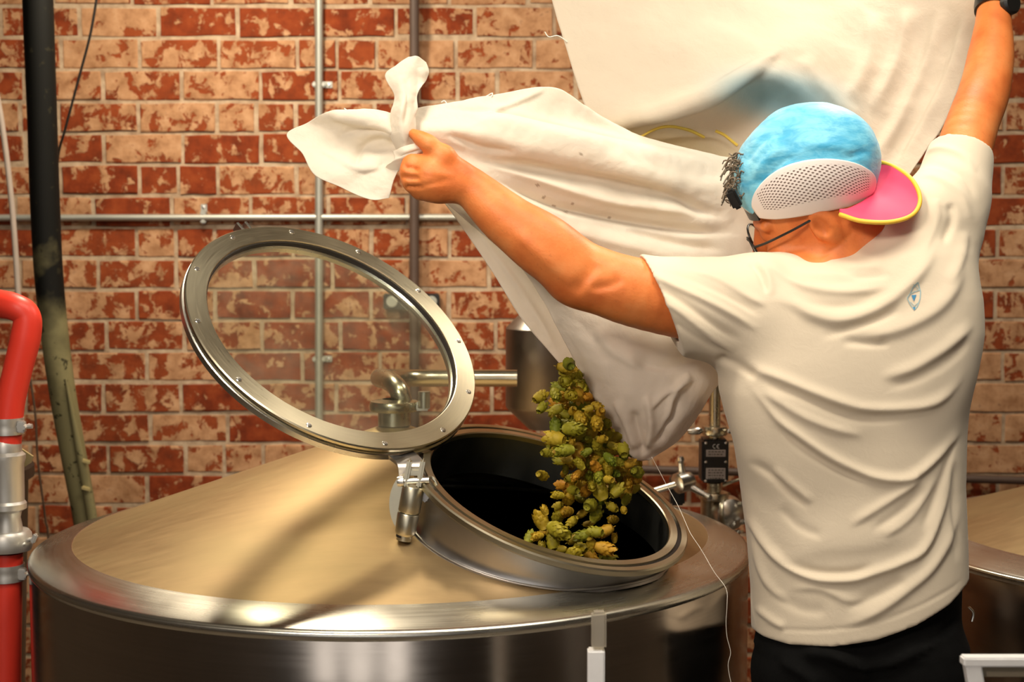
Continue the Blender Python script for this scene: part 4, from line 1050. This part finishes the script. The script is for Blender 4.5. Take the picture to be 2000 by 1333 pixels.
# small blue emblem on the shoulder blade
blue = simple('blue_print', (.06, .26, .48), .8); pale = simple('pale_print', (.35, .48, .50), .8)
def print_strip(bm, pts, w):
    pts = [Vector((x, y, 0)) for x, y in pts]; L_ = []; dense = []
    for a, b in zip(pts, pts[1:]): dense += [a.lerp(b, t) for t in (0, .25, .5, .75)]
    dense.append(pts[-1])
    for i, p in enumerate(dense):
        t = dense[min(i+1, len(dense)-1)]-dense[max(i-1, 0)]; n = Vector((-t.y, t.x, 0)).normalized()*w/2
        q = [hit(bs, (p+n).x, (p+n).y, .0009), hit(bs, (p-n).x, (p-n).y, .0009)]
        if None in q: return
        L_.append([bm.verts.new(v) for v in q])
    for a, b in zip(L_, L_[1:]): bm.faces.new((a[0], a[1], b[1], b[0]))
bm = bmesh.new()
for pl, w_ in (([(1793, 552), (1783, 562), (1779, 572), (1772, 583), (1778, 595), (1786, 606), (1792, 598), (1797, 584), (1798, 570), (1795, 560), (1793, 552)], 2.2), ([(1780, 574), (1786, 570), (1791, 569), (1797, 566)], 1.6), ([(1784, 556), (1790, 562), (1796, 568)], 1.4), ([(1778, 590), (1786, 598), (1793, 592)], 1.4)):
    print_strip(bm, pl, w_)
bmo('emblem_outline', bm, pale, shirt, False, label='faded kite-shaped emblem outline')
bm = bmesh.new(); vs = [hit(bs, x, y, .0012) for x, y in ((1780, 577), (1790, 576), (1785, 589))]; bm.faces.new([bm.verts.new(v) for v in vs])
vs = [hit(bs, x, y, .0012) for x, y in ((1783, 600), (1788, 600), (1786, 607))]; bm.faces.new([bm.verts.new(v) for v in vs])
bmo('emblem_mark', bm, blue, shirt, False, label='small blue triangle of the emblem')

# head frame
hf = Vector((-.86, .27, -.42)).normalized(); hu0 = Vector((-.30, -.24, .92)); hs = hu0.cross(hf).normalized(); hu = hf.cross(hs).normalized()
# hs points to the man's left or right; the camera side is the one with negative y
if hs.y > 0: hs = -hs
HC = P(1582, 352, 2.49)
def HL(x, y, z): return HC + hf*x + hs*y + hu*z      # y>0 camera side
def FL(x, y, z): return HL(x+.012, y, z-.030)     # face sits below and ahead of the cap centre
HR = np.array([[hf[i], hs[i], hu[i]] for i in range(3)])
bd = Field((P(770, 300, 2.4).x-.03, 2.30, .93), (.94, 2.86, 2.12), .0034)
# body inside the shirt
bd.add(torso_fn(.042), (.1, 2.3, tz[0]-.02), (.85, 2.7, tz[-1]+.02), .02)
bd.chain([P(1640, 560, 2.48), P(1440, 596, 2.45), P(1350, 592, 2.43), P(1220, 566, 2.405), P(1135, 530, 2.40), P(1060, 482, 2.395), P(985, 425, 2.40), P(930, 375, 2.405), P(905, 356, 2.405)],
         [.07, .064, .059, .053, .047, .045, .040, .031, .028], .003, 5)
bd.ell(P(1122, 556, 2.405), (.030, .033, .026), None, .04)
# forearm muscle
bd.ell(P(1070, 480, 2.39), (.06, .032, .036), np.array(Matrix.Rotation(.65, 3, 'Y')), .03)
bd.chain([P(1780, 520, 2.49), P(1850, 420, 2.51), P(1872, 330, 2.555), P(1900, 240, 2.62), P(1922, 180, 2.67), P(1935, 110, 2.715), P(1940, 50, 2.75), P(1941, 10, 2.78)],
         [.06, .052, .046, .043, .0425, .039, .031, .027], .003, 5)
# left fist
W_ = P(905, 356, 2.405)
kn_ = [P(806, 316, 2.395), P(799, 336, 2.388), P(804, 357, 2.390), P(820, 374, 2.40)]
for i, (k_, r_) in enumerate(zip(kn_, (.0135, .0135, .0130, .0120))):
    bd.chain([W_ + (k_-W_)*.12, W_+(k_-W_)*.6+Vector((0, -.008, 0)), k_], [.022, .019, r_+.001], .014)
    a_ = k_ + Vector((-.002, .030, .008)); b_ = a_+Vector((.022, .014, .010)); c_ = b_+Vector((.022, -.004, .004))
    bd.chain([k_, a_, b_, c_], [r_, r_*.92, r_*.85, r_*.72], .005)
bd.ell(P(862, 350, 2.40), (.040, .020, .030), np.array(Matrix.Rotation(.25, 3, 'Y')), .02)
bd.chain([P(895, 340, 2.40), P(868, 305, 2.388), P(838, 281, 2.385), P(808, 262, 2.395)], [.020, .0155, .0115, .0085], .010)
bd.chain([P(838, 281, 2.385), P(822, 271, 2.388)], [.0115, .0115], .006)
# right hand above the frame
RW = P(1941, 10, 2.78)
for i in range(4):
    k_ = RW+Vector((-.030+.020*i, .012, .085-.004*abs(i-1))); bd.chain([RW+Vector((0, 0, .01)), k_], [.022, .0125], .012)
    a_ = k_+Vector((-.004, -.028, .004)); b_ = a_+Vector((-.002, -.010, -.028)); c_ = b_+Vector((0, .012, -.018)); bd.chain([k_, a_, b_, c_], [.0115, .0105, .0095, .0085], .004)
bd.chain([RW+Vector((-.012, 0, .02)), RW+Vector((-.040, -.010, .05)), RW+Vector((-.038, -.030, .075))], [.017, .0125, .010], .008)
# head
e = bd.ell
e(FL(-.008, 0, .022), (.098, .076, .090), HR, .01)
e(FL(.040, 0, -.040), (.058, .060, .078), HR, .03)
e(FL(-.01, 0, -.03), (.075, .068, .06), HR, .03)
bd.cone(FL(.005, .052, -.065), FL(.072, .016, -.108), .022, .020, .025); bd.cone(FL(.005, -.052, -.065), FL(.072, -.016, -.108), .022, .020, .025)
e(FL(.078, 0, -.108), (.022, .024, .018), HR, .015)
bd.cone(FL(.098, 0, -.012), FL(.114, 0, -.048), .008, .0125, .01)
for s_1 in (-1, 1):
    bd.ell(FL(.094, s_1*.032, -.012), (.016, .018, .012), HR, .008, 's')
    e(FL(.083, s_1*.031, -.013), (.0125, .0125, .0125), HR, .003)
    bd.cone(FL(.090, s_1*.012, .004), FL(.078, s_1*.050, .004), .010, .009, .008)
    e(FL(.072, s_1*.042, -.045), (.022, .02, .02), HR, .015)
    # ear: shell with a hollow
    Re = HR @ np.array(Matrix.Rotation(.18, 3, 'Y'))
    e(FL(-.008, s_1*.079, -.026), (.021, .012, .034), Re, .004)
    bd.ell(FL(-.003, s_1*.091, -.024), (.012, .011, .019), Re, .003, 's')
    bd.ell(FL(.006, s_1*.081, -.036), (.005, .006, .008), Re, .004)
bd.cone(FL(.102, -.022, -.078), FL(.102, .022, -.078), .008, .008, .006)
bd.ell(FL(.112, 0, -.0785), (.012, .026, .0022), HR, .002, 's')
# neck
bd.chain([FL(-.030, 0, -.02), P(1662, 455, 2.50), P(1720, 500, 2.49), P(1760, 560, 2.49)], [.060, .058, .064, .075], .03)
bd.cone(FL(-.02, .050, -.06), P(1660, 525, 2.45), .020, .022, .02)
V, Q = bd.mesh(1); N = vnormals(V, Q); fc = facing_of(V, N)
V = emboss(V, N, [([(786, 325), (800, 328), (822, 334)], 3.5, -.005), ([(782, 346), (800, 348), (822, 350)], 3.5, -.005), ([(790, 366), (806, 368), (828, 366)], 3.5, -.005), ([(1592, 508), (1620, 492), (1650, 470), (1672, 450)], 4, -.002), ([(820, 365), (845, 360), (880, 352)], 5, -.0015), ([(1120, 580), (1150, 540), (1170, 515)], 12, -.004), ([(1150, 565), (1190, 560), (1220, 545)], 9, -.003), ([(806, 330), (850, 340), (890, 345)], 5, .0012), ([(1000, 450), (1060, 505), (1120, 560)], 14, .002)], fc)
body = link('body', np_mesh('body', V, Q), M['skin'], man)
bb_ = bvh_of(body)
# neck tattoo
bm = bmesh.new()
for dx, dy in ((0, 0), (7, 3), (-3, 5)):
    q = [hit(bb_, 1733+dx+4*math.cos(a), 460+dy+5*math.sin(a), .0008) for a in np.linspace(0, 2*PI, 9)[:-1]]
    if None not in q:
        bm.faces.new([bm.verts.new(v) for v in q])
if len(bm.faces): bmo('neck_tattoo', bm, simple('tattoo_ink', (.22, .24, .28), .7), body, False, label='small grey tattoo on the neck')

# trousers and shoes
hipz = P(1670, 1250, 2.48).z
tr = Field((.30, 2.25, .0), (.87, 2.75, 1.10), .007)
hx0 = (P(1475, 1260, 2.48).x+P(1885, 1200, 2.48).x)/2
tr.add(lambda X, Y, Z: (((np.abs((X-hx0)/.163)**2.4+np.abs((Y-2.485)/.102)**2.4)**(1/2.4)-1)*.098), (hx0-.18, 2.35, .93), (hx0+.18, 2.62, 1.06), .02)
tr.add(lambda X, Y, Z: np.maximum(Z-1.055, -1+0*X), (.3, 2.25, .98), (.87, 2.75, 1.10), .001, 'i')
tr.chain([(hx0-.02, 2.48, .95), (hx0-.085, 2.48, .85), (hx0-.095, 2.47, .48), (hx0-.10, 2.50, .10)], [.092, .086, .062, .052], .03)
tr.chain([(hx0+.02, 2.48, .95), (hx0+.085, 2.48, .85), (hx0+.10, 2.47, .48), (hx0+.11, 2.50, .10)], [.092, .086, .062, .052], .03)
tr.ell((hx0-.075, 2.43, .86), (.085, .06, .08), None, .04); tr.ell((hx0+.075, 2.43, .86), (.085, .06, .08), None, .04)
V, Q = tr.mesh(2); N = vnormals(V, Q); fc = facing_of(V, N)
V = emboss(V, N, [([(1560, 1275), (1640, 1290), (1700, 1340)], 12, .012), ([(1600, 1272), (1680, 1300), (1760, 1290), (1860, 1230)], 10, .010), ([(1520, 1290), (1570, 1320), (1600, 1345)], 10, .009), ([(1780, 1270), (1840, 1240), (1880, 1200)], 8, -.008)], fc)
trs = link('trousers', np_mesh('trousers', V, Q), M['trousers'], man)
for sx in (-.10, .11):
    f_ = Field((hx0+sx-.07, 2.38, -.01), (hx0+sx+.07, 2.75, .16), .006)
    f_.cone((hx0+sx, 2.47, .045), (hx0+sx, 2.63, .035), .045, .036, .02); f_.cone((hx0+sx, 2.48, .06), (hx0+sx, 2.49, .13), .045, .045, .02)
    f_.add(lambda X, Y, Z: .001-Z, (hx0+sx-.07, 2.38, -.01), (hx0+sx+.07, 2.75, .03), .001, 'i')
    V, Q = f_.mesh(1); link('shoe', np_mesh('shoe', V, Q), M['black'], man)
# belt loop glints / keys at the hip
rk = P(1888, 1195, 2.47)
tube('key_ring', [rk+Vector((.0, -.01, .01)), rk+Vector((.008, -.01, 0)), rk+Vector((.006, -.01, -.014))], .0022, M['chrome'], man, 8, 4)

# watch
wt = (P(1940, 50, 2.75)-P(1942, -25, 2.80)).normalized()
wc = P(1940, 12, 2.775)
wb = lathe('watch_strap', [(.029, -.012), (.0325, -.012), (.0335, 0), (.0325, .012), (.029, .012)], wc, wt, M['black'], man, 32, True)
lathe('watch_case', [(0, .012), (.016, .012), (.020, .008), (.021, 0), (.018, -.004)], wc+Vector((.018, -.030, .0)), (.45, -.85, .1), M['black'], wb, 28)

# ---- cap (worn backwards)
CR = (.117, .097, .101); CZ = .021
def cap_pt(th, ph, off=0.):
    """th around (0 = forehead), ph from crown 0 to rim; rim height varies with th"""
    x = math.sin(ph)*math.cos(th); y = math.sin(ph)*math.sin(th); z = math.cos(ph)
    puff = 1+.03*math.sin(3*th)*math.sin(ph)
    r = [c+off for c in CR]
    return HL(-.004+r[0]*x*puff, r[1]*y*puff, CZ+r[2]*z*puff)
def rim_ph(th):
    # cap comes down over the temples and nape; arch over the forehead hole
    a = abs((th+PI) % (2*PI)-PI)
    zr_ = np.interp(a, [0, .35, .55, .9, 1.6, 2.4, PI], [.016, .012, .002, -.012, -.034, -.056, -.066])
    return math.acos(max(-1, min(1, (zr_-CZ)/CR[2])))
capm = NT('pale_blue_cap'); p_ = capm.obj()
cf = capm.ramp(capm.noise(capm.scl(p_, (1, 1, 2.2)), 22, 4, .6, .6), [(.36, (.05, .40, .66)), (.60, (.19, .60, .80))])
M['cap'] = capm.fin(capm.bsdf(Base_Color=cf, Roughness=.55, Sheen_Weight=.3, Normal=capm.bump(capm.noise(capm.scl(p_, (1, 1, 2.)), 30, 3), .25, .008)))
def mesh_mat():
    t = NT('perforated_white'); at = t.n('ShaderNodeAttribute', attribute_name='tint').outputs['Color']
    s = t.n('ShaderNodeSeparateColor', {0: at}); u, v = s.outputs[0], s.outputs[1]; k = s.outputs[2]
    fu = t.math('FRACT', t.math('MULTIPLY', t.math('ADD', u, v), 38.)); fv = t.math('FRACT', t.math('MULTIPLY', t.math('SUBTRACT', u, v), 38.))
    du = t.math('SUBTRACT', fu, .5); dv = t.math('SUBTRACT', fv, .5)
    d = t.math('SQRT', t.math('ADD', t.math('MULTIPLY', du, du), t.math('MULTIPLY', dv, dv)))
    m = t.math('MULTIPLY', t.mapr(d, .24, .32, 1, 0), k)
    c = t.mix(m, (.90, .82, .78), (.16, .10, .08))
    return t.fin(t.bsdf(Base_Color=c, Roughness=.7, Normal=t.bump(m, -.5, .002)))
M['capmesh'] = mesh_mat()
cap = empty('cap', HC); cap.parent = man; cap.matrix_parent_inverse = wm(man).inverted()
nt, npp = 120, 44; Vc = []; 
for j in range(npp+1):
    for i in range(nt):
        th = 2*PI*i/nt; ph = rim_ph(th)*j/npp
        v = cap_pt(th, ph)
        Vc.append(v + (v-HC).normalized()*.0022*noise.fractal((v-HC)*20, 1., 2., 3))
Fq = [(j*nt+i, j*nt+(i+1) % nt, (j+1)*nt+(i+1) % nt, (j+1)*nt+i) for j in range(npp) for i in range(nt)]
capF = [([(1475, 350), (1490, 325), (1515, 300), (1540, 285)], 6, .005), ([(1490, 370), (1505, 345), (1530, 318), (1560, 305)], 6, -.005), ([(1455, 330), (1470, 300), (1500, 270), (1540, 262)], 7, -.004), ([(1560, 290), (1620, 285), (1680, 300)], 7, .003), ([(1650, 312), (1680, 300), (1698, 300)], 5, -.004)]
Vc = np.array(Vc, float); Fq = np.array(Fq); Nc = vnormals(Vc, Fq)
if (Nc*(Vc-np.array(HC))).sum() < 0: Nc = -Nc
Vc = emboss(Vc, Nc, capF)
cr = link('crown', np_mesh('crown', Vc, Fq), M['cap'], cap, label='light blue crinkled cap crown')
md = cr.modifiers.new('s', 'SOLIDIFY'); md.thickness = .0015; md.offset = -1
# side panels
for sd in (1, -1):
    Vp = []; cols = []; nu_, nv_ = 70, 34
    for j in range(nv_):
        for i in range(nu_):
            u = i/(nu_-1); v = j/(nv_-1)
            th = (.66+(2.70-.66)*u)
            top = rim_ph(th)-(.93*math.sin(PI*min(1, max(0, u*.96+.02)))**.60+.02)
            ph = top+(rim_ph(th)*1.004-top)*v
            Vp.append(cap_pt(sd*th, ph, .0035))
            k = 1. if (.10 < v < .70 and .10 < u < .86 and v < .98-1.0*abs(u-.45)) else 0.
            cols.append((u*.62+.2, v*.40+.2, k, 1))
    idx = np.arange(nu_*nv_).reshape(nv_, nu_)
    Fp = np.stack([idx[:-1, :-1], idx[:-1, 1:], idx[1:, 1:], idx[1:, :-1]], -1).reshape(-1, 4)
    if sd < 0: Fp = Fp[:, ::-1]
    me = np_mesh('mesh_panel', np.array(Vp), Fp); ca = me.color_attributes.new('tint', 'FLOAT_COLOR', 'POINT'); ca.data.foreach_set('color', np.array(cols, np.float32).ravel())
    o = link('mesh_panel', me, M['capmesh'], cap, label='white perforated side panel'); md = o.modifiers.new('s', 'SOLIDIFY'); md.thickness = .0018; md.offset = 0
# sweat band edge
pts_ = [cap_pt(2*PI*i/80, rim_ph(2*PI*i/80), .0) for i in range(81)]
bm = bmesh.new(); tube_bm(bm, pts_, .0022, 6, False); bmo('cap_binding', bm, simple('white_binding', (.78, .70, .64), .7), cap)
# brim
outer = [(1640, 419, 2.395), (1682, 432, 2.37), (1738, 434, 2.365), (1782, 420, 2.375), (1797, 390, 2.40), (1783, 354, 2.43), (1750, 328, 2.47), (1706, 312, 2.52)]
root = [(1640, 415, 2.40), (1665, 405, 2.41), (1688, 392, 2.425), (1703, 378, 2.45), (1710, 360, 2.47), (1713, 344, 2.49), (1712, 328, 2.51), (1706, 313, 2.545)]
rows = [[tuple(np.array(a)*(1-t)+np.array(b)*t-np.array([0, 7*math.sin(PI*t), 0])*(1 if True else 0)) for a, b in zip(root, outer)] for t in (0, .33, .66, 1.)]
rows = [[(x, y+0, z) for x, y, z in r] for r in rows]
bw = np.array([[P(*c) for c in r] for r in rows]); G = resample(bw, 60, 16)
pink = simple('pink_brim_fabric', (.78, .06, .15), .7); yel = simple('yellow_binding', (.90, .55, .05), .6)
idx = np.arange(16*60).reshape(16, 60); Fp = np.stack([idx[:-1, :-1], idx[:-1, 1:], idx[1:, 1:], idx[1:, :-1]], -1).reshape(-1, 4)
br = link('brim', np_mesh('brim', G.reshape(-1, 3), Fp), pink, cap, label='pink brim with yellow edge'); md = br.modifiers.new('s', 'SOLIDIFY'); md.thickness = .003; md.offset = 0
bm = bmesh.new(); tube_bm(bm, [Vector(v) for v in G[-1]], .0036, 8); bmo('brim_edging', bm, yel, br, label='yellow edging')
# strap and buckle over the forehead
sp_ = [cap_pt(t_, rim_ph(.62)*.985, .001) for t_ in np.linspace(-.60, .62, 13)]
plate('cap_strap', sp_[::2], (.011, .011), .0016, M['black'], cap, hu)
box('strap_buckle', P(1434, 388, 2.44), (.016, .020, .034), M['black'], cap, HF if False else Matrix(((hf.x, hs.x, hu.x), (hf.y, hs.y, hu.y), (hf.z, hs.z, hu.z))), .004)
# hair tuft through the cap opening
bm = bmesh.new(); rr = random.Random(11)
for i in range(95):
    b0 = P(1444+rr.uniform(-8, 14), rr.uniform(298, 385), 2.50+rr.uniform(-.055, .05))
    d = Vector((-rr.uniform(.5, 1), rr.uniform(-.3, .3), rr.uniform(-.5, .35))).normalized(); L_ = rr.uniform(.010, .028)
    e1 = d.cross(Vector((0, 1, .2))).normalized(); e2 = d.cross(e1); R_ = rr.uniform(.004, .009); a_ = rr.uniform(0, 6.28); pp = []
    for q in range(9):
        f_ = q/8; pp.append(b0+d*L_*f_+(e1*math.cos(a_+f_*5.5)+e2*math.sin(a_+f_*5.5))*R_*min(1, f_*2)-Vector((0, 0, .012*f_*f_)))
    tube_bm(bm, pp, .0013, 4, False)
bmo('hair', bm, M['darkhair'], man, label='grey-brown curly hair showing at the cap opening')
# sideburn and nape hair: short stubble cap under the rim
# glasses
gl = empty('glasses', FL(.1, 0, 0)); gl.parent = man; gl.matrix_parent_inverse = wm(man).inverted()
for s_1 in (1, -1):
    rim = []
    for i in range(17):
        a = 2*PI*i/16; rim.append(FL(.118-.012*abs(math.cos(a))*0+(-.006 if s_1*0 else 0)-.010*((.034+.025*math.cos(a))/.059)**2, s_1*(.034+.025*math.cos(a)), -.024+.019*math.sin(a)))
    bm = bmesh.new(); tube_bm(bm, rim, .0019, 6, False); r_ = bmo('glasses_rim', bm, M['black'], gl)
    bm = bmesh.new(); bm.faces.new([bm.verts.new(v) for v in rim[:-1]]); bmo('lens', bm, M['glass'], r_, False)
    tube('temple_arm', [FL(.108, s_1*.060, -.016), FL(.085, s_1*.074, -.014), FL(.04, s_1*.084, -.010), FL(0, s_1*.083, -.008), FL(-.02, s_1*.082, -.014)], .0021, M['black'], gl, 8, 5)
tube('bridge', [FL(.117, -.010, -.020), FL(.121, 0, -.016), FL(.117, .010, -.020)], .0018, M['black'], gl, 6, 4)

# ------------------------------------------------------------------ hop cones
def hop_mesh(seed):
    r = random.Random(seed); bm = bmesh.new(); L_ = 1.
    prof = [(.0, -.5), (.20, -.42), (.30, -.2), (.31, .05), (.24, .28), (.12, .44), (0, .52)]
    lathe_bm(bm, prof, (0, 0, 0), (0, 0, 1), 8)
    for j in range(7):
        z = -.46+j*.135; rad = np.interp(z, [p[1] for p in prof], [p[0] for p in prof])
        n = 5 if j < 6 else 3
        for i in range(n):
            a = 2*PI*(i/n+j*.5/n*1.0)+r.uniform(-.15, .15); d = Vector((math.cos(a), math.sin(a), 0)); s = Vector((-d.y, d.x, 0)); w_ = .19+r.uniform(-.02, .02)
            b = d*rad*.8+Vector((0, 0, z)); u = Vector((0, 0, 1))
            v = [bm.verts.new(b-s*w_*.5), bm.verts.new(b+s*w_*.5), bm.verts.new(b+s*w_*.55+u*.14+d*.06), bm.verts.new(b+u*.27+d*(.04+r.uniform(0, .05))), bm.verts.new(b-s*w_*.55+u*.14+d*.06), bm.verts.new(b+u*.12+d*.11)]
            for q in ((0, 1, 5), (1, 2, 5), (2, 3, 5), (3, 4, 5), (4, 0, 5)): bm.faces.new([v[t] for t in q])
    lathe_bm(bm, [(.02, -.62), (.025, -.5)], (0, 0, 0), (0, 0, 1), 5)
    me = bpy.data.meshes.new('hop_cone'); bm.to_mesh(me); bm.free(); me.shade_smooth(); return me
t = NT('hop_green'); ri = t.n('ShaderNodeObjectInfo').outputs['Random']
c = t.ramp(ri, [(0, (.24, .29, .018)), (.18, (.40, .37, .025)), (.55, (.60, .44, .03)), (.85, (.76, .45, .035)), (1, (.75, .33, .025))])
c = t.mix(t.noise(t.obj(), 5, 3), t.mix(1., c, (.7, .75, .6), 'MULTIPLY'), c)
d = t.bsdf(Base_Color=c, Roughness=.6); tr_ = t.n('ShaderNodeBsdfTranslucent', {0: c})
M['hop'] = t.fin(t.n('ShaderNodeMixShader', {0: .3, 1: d.outputs[0], 2: tr_.outputs[0]}))
hms = [hop_mesh(i) for i in range(5)]
for m_ in hms: m_.materials.append(M['hop'])
poly = [(1100, 712), (1118, 716), (1140, 752), (1172, 800), (1205, 850), (1248, 905), (1248, 935), (1222, 985), (1192, 1030), (1194, 1092), (1150, 1096), (1100, 1088), (1050, 1068), (1050, 1030), (1080, 985), (1108, 950), (1090, 905), (1072, 870), (1078, 830), (1085, 785), (1095, 745)]
def inside(x, y):
    c_ = False; n = len(poly)
    for i in range(n):
        x1, y1 = poly[i]; x2, y2 = poly[(i+1) % n]
        if (y1 > y) != (y2 > y) and x < (x2-x1)*(y-y1)/(y2-y1)+x1: c_ = not c_
    return c_
fixed = [(1112, 712, .030), (1103, 745, .032), (1054, 776, .028), (1058, 797, .026), (1085, 770, .028), (1067, 885, .022), (1058, 929, .030), (1205, 960, .030), (1218, 996, .018), (1034, 1052, .026), (1050, 1048, .024), (1058, 1072, .024), (1058, 1018, .036), (1088, 1036, .042), (1130, 885, .040), (1085, 858, .040), (1118, 838, .038), (1104, 880, .034), (1146, 958, .030), (1172, 960, .036), (1110, 975, .034), (1152, 988, .032), (1180, 1072, .036), (1080, 1062, .032), (1142, 1046, .034), (1164, 1040, .028), (1098, 948, .026), (1090, 968, .024), (1064, 998, .018), (1152, 1085, .034), (1120, 1080, .032), (1200, 1052, .018)]
rr = random.Random(21); pts_h = [(x, y, L_, rr.uniform(2.46, 2.52)) for x, y, L_ in fixed]
tries = 0
while len(pts_h) < 215 and tries < 20000:
    tries += 1; x = rr.uniform(1040, 1250); y = rr.uniform(705, 1098)
    if not inside(x, y): continue
    dens = 1. if y < 950 else .3
    if rr.random() > dens: continue
    depth = rr.uniform(2.47, 2.60)
    L_ = rr.uniform(.019, .036)
    if y > 960 and any((x-a)**2+(y-b)**2 < 19**2 for a, b, l, q in pts_h): continue
    if any((x-a)**2+(y-b)**2 < (11 if abs(depth-q) > .02 else 17)**2 for a, b, l, q in pts_h): continue
    pts_h.append((x, y, L_, depth))
HL_ = {0: 'topmost dark green hop cone just leaving the sack mouth', 1: 'dark green hop cone second from the top under the sack mouth', 2: 'upper of two hop cones falling clear left of the stream before the canister', 3: 'lower of two hop cones falling clear left of the stream before the canister',
       5: 'small bright green hop cone at the left edge of the stream over the hatch rim', 6: 'lone golden hop cone left of the stream against the black liquid', 7: 'lone green hop cone right of the stream inside the hatch', 8: 'small dim hop cone falling furthest right inside the hatch',
       12: 'plump green hop cone at the lower left of the stream', 13: 'long yellow hop cone lying sideways near the bottom of the stream', 22: 'leaf green hop cone at the lower right end of the stream'}
for i, (x, y, L_, Yh) in enumerate(pts_h):
    o = bpy.data.objects.new('hop_cone', hms[i % 5]); COL.objects.link(o); o.location = P(x, y, Yh)
    o.scale = (L_*rr.uniform(.85, 1.1),)*2+(L_,)
    o.rotation_euler = (rr.uniform(0, PI), rr.uniform(0, PI), rr.uniform(0, 2*PI))
    setp(o, HL_.get(i, 'yellow-green hop cone tumbling from the sack mouth into the tank hatch'), 'hop cone', 'hop cones pouring from the sack')
print('hops', len(pts_h))
